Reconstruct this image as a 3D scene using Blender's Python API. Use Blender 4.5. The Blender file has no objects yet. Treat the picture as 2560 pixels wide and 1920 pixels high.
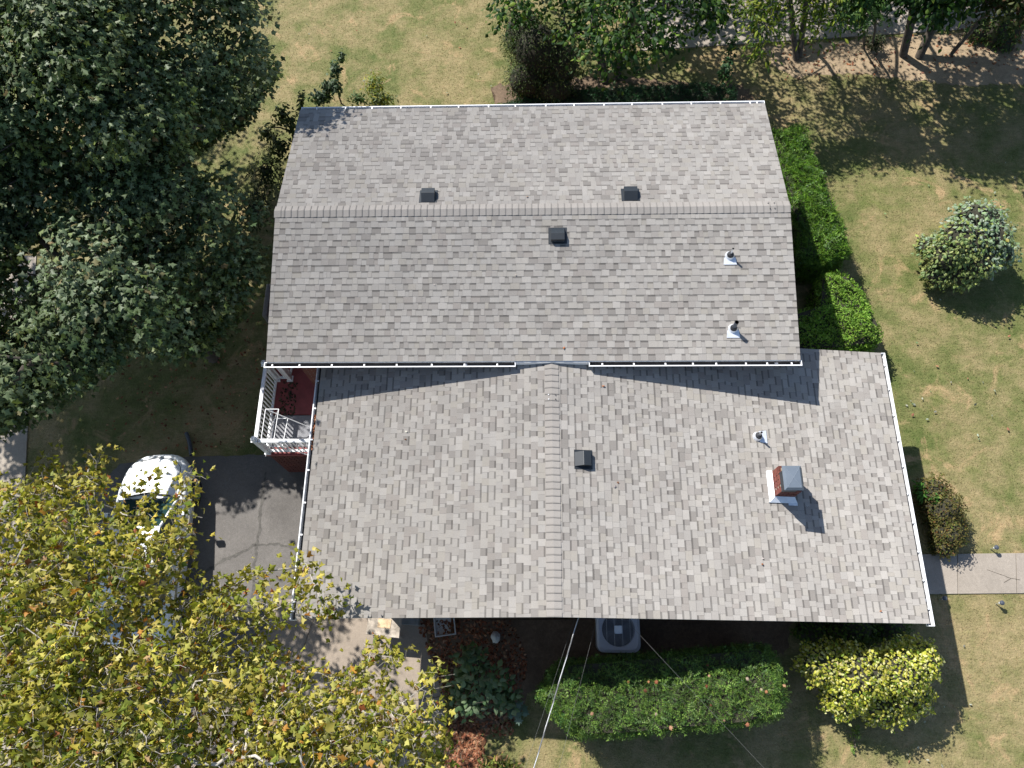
import bpy, math, random
import numpy as np
from mathutils import Vector, Matrix, Euler

random.seed(7)
rng = np.random.default_rng(11)
R_ = math.radians
sc = bpy.context.scene
col = sc.collection

# ------------------------------------------------------------------ camera, sky, sun, exposure
FPX = 1914.76
CAM = Vector((-0.33831, -1.69126, 18.85289))
cam_data = bpy.data.cameras.new('camera')
cam = bpy.data.objects.new('camera', cam_data)
col.objects.link(cam)
cam.location = CAM
cam.rotation_euler = (0.37121, 0.02964, 0.00825)
cam_data.sensor_width = 36.0
cam_data.lens = 36.0 * FPX / 2560.0
cam_data.clip_end = 600.0
sc.camera = cam

SUN_EL, SUN_AZ = 0.82583, 0.79762          # light travels towards +x, -y and down
LDIR = Vector((math.cos(SUN_EL) * math.sin(SUN_AZ), -math.cos(SUN_EL) * math.cos(SUN_AZ), -math.sin(SUN_EL)))
world = bpy.data.worlds.new('World')
sc.world = world
world.use_nodes = True
wn = world.node_tree
sky = wn.nodes.new('ShaderNodeTexSky')
sky.sky_type = 'NISHITA'
sky.sun_disc = False
sky.sun_elevation = SUN_EL
sky.sun_rotation = -SUN_AZ
sky.air_density = 1.0
sky.dust_density = 0.6
wn.links.new(sky.outputs[0], wn.nodes['Background'].inputs[0])
wn.nodes['Background'].inputs[1].default_value = 0.092
sun_data = bpy.data.lights.new('sun', 'SUN')
sun_data.energy = 4.5
sun_data.angle = R_(0.53)
sun_data.color = (1.0, 0.972, 0.93)
sun = bpy.data.objects.new('sun', sun_data)
col.objects.link(sun)
sun.rotation_euler = LDIR.to_track_quat('-Z', 'Y').to_euler()
sun.location = (-20, 25, 40)
vs = sc.view_settings
vs.view_transform = 'Standard'
vs.look = 'None'
vs.gamma = 1.0
vs.use_curve_mapping = False
vs.exposure = 0.80

# ------------------------------------------------------------------ helpers
CAMR = Euler((0.37121, 0.02964, 0.00825), 'XYZ').to_matrix()


def gz(x, y=0.0):
    """height of the gently sloping lot (it rises to the right)"""
    return 0.0524 * min(max(x, -18.0), 18.0)


def at(u, v, z=None):
    """point on the line of sight of a spot of the photo, at height z (or on the ground)"""
    d = CAMR @ Vector(((u - 1280) / FPX, -(v - 960) / FPX, -1.0))
    if z is None:
        t = (0.0524 * CAM.x - CAM.z) / (d.z - 0.0524 * d.x)
    else:
        t = (z - CAM.z) / d.z
    return CAM + d * t


def lin(c):
    return tuple((x / 255 / 12.92) if x <= 10 else ((x / 255 + 0.055) / 1.055) ** 2.4 for x in c)


def alb(r, g, b, k=0.56):
    return tuple(k * x for x in lin((r, g, b)))


def link(o, parent=None):
    col.objects.link(o)
    if parent is not None:
        o.parent = parent
    return o


def tag(o, label=None, cat=None, group=None, kind=None):
    if label: o['label'] = label
    if cat: o['category'] = cat
    if group: o['group'] = group
    if kind: o['kind'] = kind
    return o


def empty(name, loc, label, cat, group=None, rz=0.0):
    o = bpy.data.objects.new(name, None)
    o.empty_display_size = 0.2
    o.location = loc
    o.rotation_euler = (0, 0, rz)
    link(o)
    return tag(o, label, cat, group)


class MB:
    """collects faces, with one tint per face, and makes one mesh object of them"""

    def __init__(self):
        self.v, self.f, self.t = [], [], []

    def face(self, pts, tint=(1, 1, 1)):
        n = len(self.v)
        self.v += [tuple(p) for p in pts]
        self.f.append(tuple(range(n, n + len(pts))))
        self.t.append(tint)

    def box(self, a, b, tint=(1, 1, 1), m=None, top_in=0.0):
        x0, y0, z0 = a; x1, y1, z1 = b
        i = top_in
        p = [(x0, y0, z0), (x1, y0, z0), (x1, y1, z0), (x0, y1, z0),
             (x0 + i, y0 + i, z1), (x1 - i, y0 + i, z1), (x1 - i, y1 - i, z1), (x0 + i, y1 - i, z1)]
        if m is not None:
            p = [m @ Vector(q) for q in p]
        self.hexa(p, tint)

    def hexa(self, p, tint=(1, 1, 1)):
        n = len(self.v)
        self.v += [tuple(q) for q in p]
        for f in ((3, 2, 1, 0), (4, 5, 6, 7), (0, 1, 5, 4), (1, 2, 6, 5), (2, 3, 7, 6), (3, 0, 4, 7)):
            self.f.append(tuple(n + k for k in f)); self.t.append(tint)

    def tube(self, pts, rad, n=8, tint=(1, 1, 1), cap=True):
        pts = [Vector(p) for p in pts]
        if not hasattr(rad, '__len__'):
            rad = [rad] * len(pts)
        base = len(self.v)
        ref = None
        for i, p in enumerate(pts):
            d = (pts[min(i + 1, len(pts) - 1)] - pts[max(i - 1, 0)])
            if d.length < 1e-9: d = Vector((0, 0, 1))
            d.normalize()
            if ref is None:
                ref = Vector((1, 0, 0)) if abs(d.x) < 0.8 else Vector((0, 1, 0))
            a = (ref - d * ref.dot(d)).normalized(); b = d.cross(a); ref = a
            for k in range(n):
                w = 2 * math.pi * k / n
                self.v.append(tuple(p + (a * math.cos(w) + b * math.sin(w)) * rad[i]))
        for i in range(len(pts) - 1):
            for k in range(n):
                k2 = (k + 1) % n
                self.f.append((base + i * n + k, base + i * n + k2, base + (i + 1) * n + k2, base + (i + 1) * n + k))
                self.t.append(tint)
        if cap:
            self.f.append(tuple(base + k for k in range(n))[::-1]); self.t.append(tint)
            e = base + (len(pts) - 1) * n
            self.f.append(tuple(e + k for k in range(n))); self.t.append(tint)

    def prism(self, poly, z0, z1, tint=(1, 1, 1), zf=None):
        """upright prism over a plan polygon; zf(x,y) adds the height of the lot"""
        zf = zf or (lambda x, y: 0.0)
        n = len(poly); b = len(self.v)
        self.v += [(x, y, z0 + zf(x, y)) for x, y in poly] + [(x, y, z1 + zf(x, y)) for x, y in poly]
        self.f.append(tuple(b + k for k in range(n))[::-1]); self.t.append(tint)
        self.f.append(tuple(b + n + k for k in range(n))); self.t.append(tint)
        for k in range(n):
            k2 = (k + 1) % n
            self.f.append((b + k, b + k2, b + n + k2, b + n + k)); self.t.append(tint)

    def grid(self, rows, tint=(1, 1, 1), close=False):
        """skin over rows of points"""
        b = len(self.v); m = len(rows[0])
        for r in rows: self.v += [tuple(p) for p in r]
        for i in range(len(rows) - 1):
            for k in range(m if close else m - 1):
                k2 = (k + 1) % m
                self.f.append((b + i * m + k, b + i * m + k2, b + (i + 1) * m + k2, b + (i + 1) * m + k)); self.t.append(tint)

    def mesh(self, name, mat=None, smooth=False):
        me = bpy.data.meshes.new(name)
        me.from_pydata(self.v, [], self.f)
        a = me.attributes.new('tint', 'FLOAT_COLOR', 'FACE')
        a.data.foreach_set('color', np.array([(t[0], t[1], t[2], 1.0) for t in self.t], dtype=np.float32).ravel())
        if mat: me.materials.append(mat)
        if smooth: me.polygons.foreach_set('use_smooth', [True] * len(me.polygons))
        me.update()
        return me

    def build(self, name, mat=None, parent=None, smooth=False, bevel=0.0):
        o = link(bpy.data.objects.new(name, self.mesh(name, mat, smooth)), parent)
        if bevel:
            md = o.modifiers.new('bevel', 'BEVEL'); md.width = bevel; md.segments = 2; md.limit_method = 'ANGLE'
        return o


# ------------------------------------------------------------------ materials
def nmat(name):
    m = bpy.data.materials.new(name); m.use_nodes = True
    nt = m.node_tree; nt.nodes.clear()
    out = nt.nodes.new('ShaderNodeOutputMaterial')
    return m, nt, out


def N(nt, t, **kw):
    n = nt.nodes.new(t)
    for k, v in kw.items(): setattr(n, k, v)
    return n


def noise(nt, vec, scale, detail=3.0, rough=0.55, dist=0.0):
    n = N(nt, 'ShaderNodeTexNoise')
    n.inputs['Scale'].default_value = scale; n.inputs['Detail'].default_value = detail
    n.inputs['Roughness'].default_value = rough; n.inputs['Distortion'].default_value = dist
    nt.links.new(vec, n.inputs['Vector'])
    return n.outputs['Fac']


def ramp(nt, fac, stops):
    r = N(nt, 'ShaderNodeValToRGB')
    e = r.color_ramp.elements
    while len(e) < len(stops): e.new(0.5)
    for k, (p, c) in enumerate(stops):
        e[k].position = p; e[k].color = (c[0], c[1], c[2], 1) if hasattr(c, '__len__') else (c, c, c, 1)
    nt.links.new(fac, r.inputs[0])
    return r.outputs[0]


def mix(nt, fac, a, b, mode='MIX'):
    m = N(nt, 'ShaderNodeMix', data_type='RGBA', blend_type=mode)
    for k, s in ((0, fac), (6, a), (7, b)):
        if hasattr(s, 'is_linked') or hasattr(s, 'links'):
            nt.links.new(s, m.inputs[k])
        elif hasattr(s, '__len__'):
            m.inputs[k].default_value = (s[0], s[1], s[2], 1)
        else:
            m.inputs[k].default_value = s
    return m.outputs[2]


def bump(nt, h, strength, dist):
    b = N(nt, 'ShaderNodeBump'); b.inputs['Strength'].default_value = strength; b.inputs['Distance'].default_value = dist
    nt.links.new(h, b.inputs['Height'])
    return b.outputs[0]


def solid(name, color, rough=0.6, var=0.12, scale=9.0, fine=0.0, fscale=160.0, metal=0.0, spec=0.4, bmp=0.0, bscale=60.0, attr=True):
    """principled material: colour x per-face tint x soft mottling (+ optional fine grain and bump)"""
    m, nt, out = nmat(name)
    p = N(nt, 'ShaderNodeBsdfPrincipled')
    geo = N(nt, 'ShaderNodeNewGeometry')
    pos = geo.outputs['Position']
    c = mix(nt, 1.0, color, ramp(nt, noise(nt, pos, scale, 4), [(0.3, 1 - var), (0.7, 1 + var)]), 'MULTIPLY')
    if attr:
        a = N(nt, 'ShaderNodeAttribute', attribute_name='tint')
        c = mix(nt, 1.0, c, a.outputs['Color'], 'MULTIPLY')
    if fine:
        c = mix(nt, 1.0, c, ramp(nt, noise(nt, pos, fscale, 2, 0.7), [(0.25, 1 - fine), (0.75, 1 + fine)]), 'MULTIPLY')
    nt.links.new(c, p.inputs['Base Color'])
    p.inputs['Roughness'].default_value = rough
    p.inputs['Metallic'].default_value = metal
    p.inputs['Specular IOR Level'].default_value = spec
    if 'Diffuse Roughness' in p.inputs: p.inputs['Diffuse Roughness'].default_value = 1.0 if rough > 0.85 else 0.0
    if bmp:
        nt.links.new(bump(nt, noise(nt, pos, bscale, 3), bmp, 0.01), p.inputs['Normal'])
    nt.links.new(p.outputs[0], out.inputs[0])
    return m


def leafmat(name, rough=0.45, spec=0.35, trans=0.3, var=0.25, scale=1.3, tcol=(1.15, 1.25, 0.55)):
    m, nt, out = nmat(name)
    p = N(nt, 'ShaderNodeBsdfPrincipled')
    geo = N(nt, 'ShaderNodeNewGeometry')
    a = N(nt, 'ShaderNodeAttribute', attribute_name='tint')
    c = mix(nt, 1.0, a.outputs['Color'], ramp(nt, noise(nt, geo.outputs['Position'], scale, 2), [(0.3, 1 - var), (0.7, 1 + var)]), 'MULTIPLY')
    nt.links.new(c, p.inputs['Base Color'])
    p.inputs['Roughness'].default_value = rough; p.inputs['Specular IOR Level'].default_value = spec
    t = N(nt, 'ShaderNodeBsdfTranslucent')
    nt.links.new(mix(nt, 1.0, c, tcol, 'MULTIPLY'), t.inputs['Color'])
    s = N(nt, 'ShaderNodeMixShader'); s.inputs[0].default_value = trans
    nt.links.new(p.outputs[0], s.inputs[1]); nt.links.new(t.outputs[0], s.inputs[2])
    nt.links.new(s.outputs[0], out.inputs[0])
    return m


def grass_color(nt, pos):
    big = noise(nt, pos, 0.33, 4, 0.6, 0.4)
    mid = noise(nt, pos, 1.7, 5, 0.65)
    fin = noise(nt, pos, 26.0, 3, 0.7)
    mx = N(nt, 'ShaderNodeMath', operation='MULTIPLY_ADD'); mx.inputs[1].default_value = 0.75
    nt.links.new(big, mx.inputs[0])
    h = N(nt, 'ShaderNodeMath', operation='MULTIPLY'); h.inputs[1].default_value = 0.55
    nt.links.new(mid, h.inputs[0]); nt.links.new(h.outputs[0], mx.inputs[2])
    c = ramp(nt, mx.outputs[0], [(0.48, alb(108, 122, 64)), (0.59, alb(136, 138, 84)), (0.69, alb(164, 153, 106)), (0.84, alb(190, 170, 126))])
    c = mix(nt, 1.0, c, ramp(nt, noise(nt, pos, 7.5, 4, 0.7, 0.6), [(0.3, (0.84, 0.89, 0.82)), (0.7, (1.16, 1.11, 1.18))]), 'MULTIPLY')
    dry = ramp(nt, noise(nt, pos, 0.95, 6, 0.68, 1.1), [(0.56, 0.0), (0.66, 0.75)])
    c = mix(nt, dry, c, alb(212, 180, 136))
    lush = ramp(nt, noise(nt, pos, 0.62, 5, 0.62, 0.8), [(0.60, 0.0), (0.74, 0.5)])
    c = mix(nt, lush, c, alb(112, 134, 58))
    mp = N(nt, 'ShaderNodeMapping'); mp.inputs['Rotation'].default_value = (0, 0, 0.5); mp.inputs['Scale'].default_value = (3.0, 16.0, 1.0)
    nt.links.new(pos, mp.inputs['Vector'])
    c = mix(nt, 1.0, c, ramp(nt, noise(nt, mp.outputs[0], 1.0, 4, 0.7, 0.8), [(0.3, 0.84), (0.7, 1.16)]), 'MULTIPLY')
    c = mix(nt, 1.0, c, ramp(nt, fin, [(0.25, 0.8), (0.75, 1.2)]), 'MULTIPLY')
    return c, fin


def grassmat(name, blade=False):
    m, nt, out = nmat(name)
    p = N(nt, 'ShaderNodeBsdfPrincipled')
    geo = N(nt, 'ShaderNodeNewGeometry')
    c, fin = grass_color(nt, geo.outputs['Position'])
    if blade:
        a = N(nt, 'ShaderNodeAttribute', attribute_name='tint')
        c = mix(nt, 1.0, c, a.outputs['Color'], 'MULTIPLY')
    else:
        nt.links.new(bump(nt, fin, 0.8, 0.03), p.inputs['Normal'])
    nt.links.new(c, p.inputs['Base Color'])
    p.inputs['Roughness'].default_value = 0.75; p.inputs['Specular IOR Level'].default_value = 0.15
    if blade:
        t = N(nt, 'ShaderNodeBsdfTranslucent'); nt.links.new(c, t.inputs['Color'])
        ms = N(nt, 'ShaderNodeMixShader'); ms.inputs[0].default_value = 0.42
        nt.links.new(p.outputs[0], ms.inputs[1]); nt.links.new(t.outputs[0], ms.inputs[2]); nt.links.new(ms.outputs[0], out.inputs[0])
    else:
        nt.links.new(p.outputs[0], out.inputs[0])
    return m


def pavemat(name, color, var, specks, scale=1.1, stain=0.25, bmp=0.35):
    m, nt, out = nmat(name)
    p = N(nt, 'ShaderNodeBsdfPrincipled')
    geo = N(nt, 'ShaderNodeNewGeometry'); pos = geo.outputs['Position']
    c = mix(nt, 1.0, color, ramp(nt, noise(nt, pos, scale, 6, 0.6, 0.3), [(0.28, 1 - stain), (0.72, 1 + stain)]), 'MULTIPLY')
    c = mix(nt, 1.0, c, ramp(nt, noise(nt, pos, 13.0, 5, 0.7), [(0.3, 1 - var), (0.7, 1 + var)]), 'MULTIPLY')
    f = noise(nt, pos, 95.0, 2, 0.8)
    c = mix(nt, 1.0, c, ramp(nt, f, [(0.3, 1 - specks), (0.5, 1.0), (0.72, 1 + specks * 1.2)]), 'MULTIPLY')
    a = N(nt, 'ShaderNodeAttribute', attribute_name='tint')
    c = mix(nt, 1.0, c, a.outputs['Color'], 'MULTIPLY')
    nt.links.new(c, p.inputs['Base Color'])
    p.inputs['Roughness'].default_value = 0.85; p.inputs['Specular IOR Level'].default_value = 0.25
    nt.links.new(bump(nt, f, bmp, 0.006), p.inputs['Normal'])
    nt.links.new(p.outputs[0], out.inputs[0])
    return m


def brickmat(name):
    m, nt, out = nmat(name)
    p = N(nt, 'ShaderNodeBsdfPrincipled')
    tc = N(nt, 'ShaderNodeTexCoord')
    mp = N(nt, 'ShaderNodeMapping'); mp.inputs['Rotation'].default_value = (R_(90), 0, 0)
    geo = N(nt, 'ShaderNodeNewGeometry')
    # brick courses run level on every wall: use (x + y, z)
    sx = N(nt, 'ShaderNodeSeparateXYZ'); nt.links.new(geo.outputs['Position'], sx.inputs[0])
    ad = N(nt, 'ShaderNodeMath', operation='ADD'); nt.links.new(sx.outputs[0], ad.inputs[0]); nt.links.new(sx.outputs[1], ad.inputs[1])
    cb = N(nt, 'ShaderNodeCombineXYZ'); nt.links.new(ad.outputs[0], cb.inputs[0]); nt.links.new(sx.outputs[2], cb.inputs[1])
    b = N(nt, 'ShaderNodeTexBrick'); nt.links.new(cb.outputs[0], b.inputs['Vector'])
    b.inputs['Color1'].default_value = (*alb(150, 78, 62), 1); b.inputs['Color2'].default_value = (*alb(120, 62, 52), 1)
    b.inputs['Mortar'].default_value = (*alb(165, 150, 138), 1)
    b.inputs['Scale'].default_value = 1.0; b.inputs['Brick Width'].default_value = 0.21; b.inputs['Row Height'].default_value = 0.075
    b.inputs['Mortar Size'].default_value = 0.006
    nt.links.new(b.outputs['Color'], p.inputs['Base Color'])
    nt.links.new(bump(nt, b.outputs['Fac'], -0.6, 0.01), p.inputs['Normal'])
    p.inputs['Roughness'].default_value = 0.9
    nt.links.new(p.outputs[0], out.inputs[0])
    return m


M = {
    'shingle': solid('shingle', (0.366, 0.340, 0.308), 0.92, 0.06, 1.4, 0.2, 150.0, spec=0.2, bmp=0.25, bscale=170.0),
    'white': solid('white_paint', (0.80, 0.80, 0.80), 0.35, 0.04, 5.0),
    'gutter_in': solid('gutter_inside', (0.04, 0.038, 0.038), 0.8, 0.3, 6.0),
    'vent': solid('vent_metal', (0.018, 0.022, 0.026), 0.42, 0.1, 8.0, spec=0.5),
    'steel': solid('galvanised_steel', (0.72, 0.74, 0.76), 0.28, 0.08, 12.0, metal=0.85),
    'flash': solid('bright_flashing', (0.74, 0.76, 0.79), 0.4, 0.08, 9.0, metal=0.45),
    'rubber': solid('black_rubber', (0.025, 0.026, 0.03), 0.6, 0.1),
    'cap': solid('chimney_cap_metal', (0.12, 0.145, 0.175), 0.5, 0.06, 4.0),
    'chbrick': solid('chimney_brick', alb(140, 80, 68), 0.9, 0.16, 30.0, 0.12, 90.0, bmp=0.3),
    'mortar': solid('mortar', alb(185, 172, 155), 0.95, 0.25, 18.0, 0.2, 80.0, bmp=0.5),
    'brickwall': brickmat('brick_wall'),
    'siding': solid('siding', (0.55, 0.54, 0.50), 0.6, 0.05, 3.0),
    'red': solid('red_porch_paint', alb(176, 88, 86), 0.6, 0.2, 4.5, 0.1, 60.0),
    'slab': pavemat('bluestone', alb(168, 168, 172), 0.12, 0.15),
    'asphalt': pavemat('asphalt', alb(134, 129, 124), 0.12, 0.36, 0.6, 0.26),
    'tar': solid('tar_patch', alb(112, 108, 102), 0.8, 0.3, 14.0, 0.25, 70.0),
    'concrete': pavemat('concrete', alb(192, 176, 158), 0.09, 0.22, 0.9, 0.13),
    'pathcon': pavemat('path_concrete', alb(196, 184, 170), 0.09, 0.25, 1.4, 0.12),
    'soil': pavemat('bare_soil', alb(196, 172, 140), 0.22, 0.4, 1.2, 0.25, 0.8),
    'bed': pavemat('bed_soil', alb(140, 118, 96), 0.25, 0.4, 1.5, 0.3, 0.8),  # darker soil of the planting beds
    'grass': grassmat('grass_ground'),
    'blade': grassmat('grass_blade', True),
    'leaf': leafmat('leaf', 0.55, 0.25, 0.36),
    'leafdry': leafmat('dry_leaf', 0.7, 0.15, 0.15, 0.2, 2.0, (1.1, 1.0, 0.8)),
    'gloss': leafmat('glossy_leaf', 0.5, 0.32, 0.24, 0.25, 0.9),
    'needle': leafmat('needle', 0.5, 0.3, 0.15, 0.3, 2.2),
    'core': solid('core_shade', (0.045, 0.042, 0.026), 0.95, 0.3),  # near-black fill for plant cores, inner shade put into its colour
    'bark': solid('bark', (0.10, 0.082, 0.064), 0.9, 0.35, 16.0, 0.2, 80.0, bmp=0.6, bscale=30.0),
    'palebark': solid('pale_bark', (0.42, 0.38, 0.32), 0.8, 0.3, 7.0, 0.12, 50.0, bmp=0.3),
    'paint': solid('white_car_paint', (0.88, 0.89, 0.90), 0.22, 0.01, 2.0, spec=0.6),
    'carglass': solid('tinted_glass', (0.02, 0.05, 0.05), 0.06, 0.05, 2.0, spec=0.7),
    'blackplastic': solid('black_plastic', (0.03, 0.03, 0.033), 0.5, 0.1),
    'lamp': solid('headlamp_lens', (0.62, 0.66, 0.68), 0.12, 0.05, spec=0.7),
    'silver': solid('wheel_alloy', (0.55, 0.55, 0.56), 0.35, 0.05, metal=0.6),
    'acbody': solid('grey_enamel', (0.62, 0.66, 0.72), 0.45, 0.05, 4.0),
    'darkmetal': solid('dark_fan_well', (0.03, 0.033, 0.038), 0.5, 0.1),
    'wood': solid('weathered_board', (0.40, 0.345, 0.28), 0.85, 0.45, 7.0, 0.15, 60.0),
    'bag': solid('pale_plastic', (0.55, 0.55, 0.52), 0.4, 0.1, 20.0),
    'bin': solid('grey_plastic', (0.20, 0.22, 0.22), 0.45, 0.15, 8.0),
    'wicker': solid('taupe_resin', (0.21, 0.19, 0.18), 0.6, 0.15, 12.0, 0.1, 60.0),
    'cushion': solid('grey_cushion', (0.22, 0.23, 0.25), 0.9, 0.1, 10.0),
    'cable': solid('aluminium_cable', (0.62, 0.62, 0.62), 0.4, 0.2, 30.0, metal=0.2),
    'wire': solid('grey_wire', (0.13, 0.13, 0.125), 0.6, 0.1),
    'glass': solid('window_glass', (0.03, 0.035, 0.04), 0.08, 0.05, spec=0.7),
    'pot': solid('dark_slate_plastic', (0.06, 0.07, 0.09), 0.4, 0.1),
}

# ------------------------------------------------------------------ ground and paving
gm = MB()
for x0, x1 in ((-220, -18), (-18, 18), (18, 220)):
    gm.face([(x0, -180, gz(x0)), (x1, -180, gz(x1)), (x1, 260, gz(x1)), (x0, 260, gz(x0))])
tag(gm.build('lawn_ground', M['grass']), kind='structure')


def sheet(name, px, mat, h, jag=0.0, z=None, smoothn=0):
    """a flat sheet laid on the lot; px are spots of the photo; edges can be roughened"""
    pts = [at(u, v) for u, v in px]
    poly = []
    n = len(pts)
    for i in range(n):
        a, b = pts[i], pts[(i + 1) % n]
        k = max(1, int((b - a).length / 0.12)) if jag else 1
        for j in range(k):
            p = a.lerp(b, j / k)
            if jag:
                p += Vector((random.gauss(0, jag), random.gauss(0, jag), 0))
            poly.append((p.x, p.y))
    mb = MB()
    mb.prism(poly, -0.05, h, zf=gz)
    o = mb.build(name, mat)
    tag(o, kind='structure')
    return o, [(p.x, p.y) for p in pts]


EXCL = []
drive, p_ = sheet('driveway', [(478, 1142), (700, 1136), (860, 1136), (900, 1400), (700, 1540), (664, 1566), (560, 1650), (500, 1720), (430, 1960),
                               (170, 1980), (170, 1700), (195, 1420), (215, 1250), (300, 1160)], M['asphalt'], 0.008, 0.012)
EXCL.append(p_)
apron, p_ = sheet('concrete_apron', [(664, 1566), (700, 1500), (1000, 1480), (1062, 1560), (1075, 1640), (1112, 1700), (1116, 1800), (1090, 1960), (430, 1960), (500, 1720), (560, 1650)],
                  M['concrete'], 0.012)
EXCL.append(p_)
# cracks and tar seams in the driveway
cr = MB()


def seam(px, w, mb, h=0.0125, jag=0.014, tint=(1, 1, 1)):
    pts = []
    for i in range(len(px) - 1):
        a, b = at(*px[i]), at(*px[i + 1])
        k = max(2, int((b - a).length / 0.07))
        pts += [a.lerp(b, j / k) for j in range(k)]
    pts.append(at(*px[-1]))
    L, Rr = [], []
    for i, p in enumerate(pts):
        d = (pts[min(i + 1, len(pts) - 1)] - pts[max(i - 1, 0)]).normalized()
        s = Vector((-d.y, d.x, 0))
        o = s * random.gauss(0, jag)
        ww = w * random.uniform(0.55, 1.3)
        for arr, sg in ((L, 1), (Rr, -1)):
            q = p + o + s * sg * ww * 0.5
            arr.append((q.x, q.y, gz(q.x) + h))
    mb.grid([L, Rr][::-1], tint)


seam([(664, 1180), (655, 1250), (648, 1330), (641, 1370), (636, 1440), (628, 1560)], 0.075, cr)
seam([(641, 1360), (600, 1382), (560, 1400), (525, 1420), (490, 1450)], 0.075, cr)
seam([(643, 1362), (690, 1360), (745, 1372), (800, 1375)], 0.06, cr)
seam([(500, 1720), (560, 1650), (664, 1566)], 0.05, cr, 0.0165)
cr.build('crack_seam', M['tar'], drive)
jn = MB()
seam([(640, 1960), (785, 1545)], 0.02, jn, 0.0165, 0.004, (0.5, 0.48, 0.45))
seam([(700, 1800), (1112, 1740)], 0.02, jn, 0.0165, 0.004, (0.5, 0.48, 0.45))
jn.build('joint_line', M['concrete'], apron)


def slabs(name, corners, mat, cuts, h, gap=0.006):
    """a path between two edge lines, cut into slabs at the given fractions; each slab is a part"""
    a0, a1, b1, b0 = [at(*c) for c in corners]      # a: one long edge, b: the other
    root = MB()
    root.prism([(p.x, p.y) for p in (a0, a1, b1, b0)], -0.06, h - 0.03, (0.25, 0.22, 0.2), zf=gz)
    root = root.build(name, mat)
    tag(root, kind='structure')
    fr = [0.0] + cuts + [1.0]
    L = (a1 - a0).length
    for i in range(len(fr) - 1):
        f0, f1 = fr[i] + gap / L, fr[i + 1] - gap / L
        q = [a0.lerp(a1, f0), a0.lerp(a1, f1), b0.lerp(b1, f1), b0.lerp(b1, f0)]
        k = random.uniform(0.93, 1.07)
        mb = MB()
        mb.prism([(p.x, p.y) for p in q], -0.05, h + random.uniform(-0.004, 0.004), (k, k, k * random.uniform(0.98, 1.01)), zf=gz)
        mb.build('slab', mat, root, bevel=0.006)
    return root, [(p.x, p.y) for p in (a0, a1, b1, b0)]


path, p_ = slabs('front_path', [(2150, 1388), (2960, 1378), (2965, 1480), (2150, 1487)], M['pathcon'], [0.305, 0.487, 0.66, 0.83], 0.03)
EXCL.append(p_)
ck = MB()
seam([(2465, 1424), (2525, 1446), (2548, 1451)], 0.008, ck, 0.0385, 0.004, (0.35, 0.33, 0.3))
seam([(2508, 1458), (2525, 1446)], 0.008, ck, 0.0385, 0.004, (0.35, 0.33, 0.3))
ck.build('hairline_crack', M['pathcon'], path)
walk, p_ = slabs('side_walk', [(-40, 1980), (-10, 640), (92, 640), (25, 1980)], M['pathcon'], [0.12, 0.25, 0.375, 0.5, 0.61, 0.72, 0.82, 0.91], 0.03)
EXCL.append(p_)
back_walk, p_ = slabs('back_walk', [(1600, 128), (2700, 55), (2700, -60), (1600, 0)], M['pathcon'], [0.17, 0.34, 0.52, 0.7, 0.86], 0.03)
EXCL.append(p_)
soil, p_ = sheet('soil_strip', [(1950, 178), (1985, 195), (2120, 185), (2200, 190), (2300, 205), (2420, 215), (2560, 205), (2700, 200), (2700, 60), (2280, 90), (1900, 118)],
                 M['soil'], 0.006, 0.05)
EXCL.append(p_)
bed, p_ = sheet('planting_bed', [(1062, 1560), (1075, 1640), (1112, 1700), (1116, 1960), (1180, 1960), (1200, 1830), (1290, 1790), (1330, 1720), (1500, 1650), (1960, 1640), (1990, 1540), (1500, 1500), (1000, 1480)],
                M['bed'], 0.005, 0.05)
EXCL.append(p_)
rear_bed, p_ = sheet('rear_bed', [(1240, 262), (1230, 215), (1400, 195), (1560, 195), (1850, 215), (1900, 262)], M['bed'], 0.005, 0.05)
EXCL.append(p_)

# ------------------------------------------------------------------ the house
XL, XR, YF, YB, ZU, PU = -6.056, 5.169, 4.592, 11.262, 4.029, 0.18967        # upper roof
LXL, LXR, YG, YT, PL, ZR = -5.102, 7.389, -0.5585, 5.2448, 0.14453, 3.947    # lower roof
YRU = (YF + YB) / 2
ZRU = ZU + PU * (YRU - YF)
EXPO = 0.1429
house = empty('house', (0, 0, 0), 'split level brick house under two grey shingled gable roofs', 'house')

wl = MB()
wl.box((-4.10, 0.06, -0.6), (6.95, 4.98, 2.60))
wl.face([(-4.10, 0.06, 2.6), (6.95, 0.06, 2.6), (6.95, 0.06, ZR - 6.95 * PL - 0.2), (0, 0.06, ZR - 0.2), (-4.10, 0.06, ZR - 4.1 * PL - 0.2)])
wl.build('wall', M['brickwall'], house)
wu = MB()
wu.box((-5.72, 4.99, -0.6), (4.84, 10.88, ZU - 0.16))
for x in (-5.72, 4.84):
    wu.face([(x, 4.99, ZU - 0.16), (x, 10.88, ZU - 0.16), (x, YRU, ZRU - 0.2)])
wu.build('wall', M['brickwall'], house)


def roof_deck(name, profile, axis, a0, a1, th=0.17):
    """a bent slab: profile = eave, ridge, eave points (across, height); runs along axis from a0 to a1"""
    mb = MB()
    P = (lambda s, z, a: (a, s, z)) if axis == 'x' else (lambda s, z, a: (s, a, z))
    top = profile; bot = [(s, z - th) for s, z in profile]
    ring = top + bot[::-1]
    mb.grid([[P(s, z, a0) for s, z in ring], [P(s, z, a1) for s, z in ring]], (1, 1, 1), close=True)
    mb.face([P(s, z, a0) for s, z in ring]); mb.face([P(s, z, a1) for s, z in ring[::-1]])
    return mb.build(name, M['white'], house)


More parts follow.
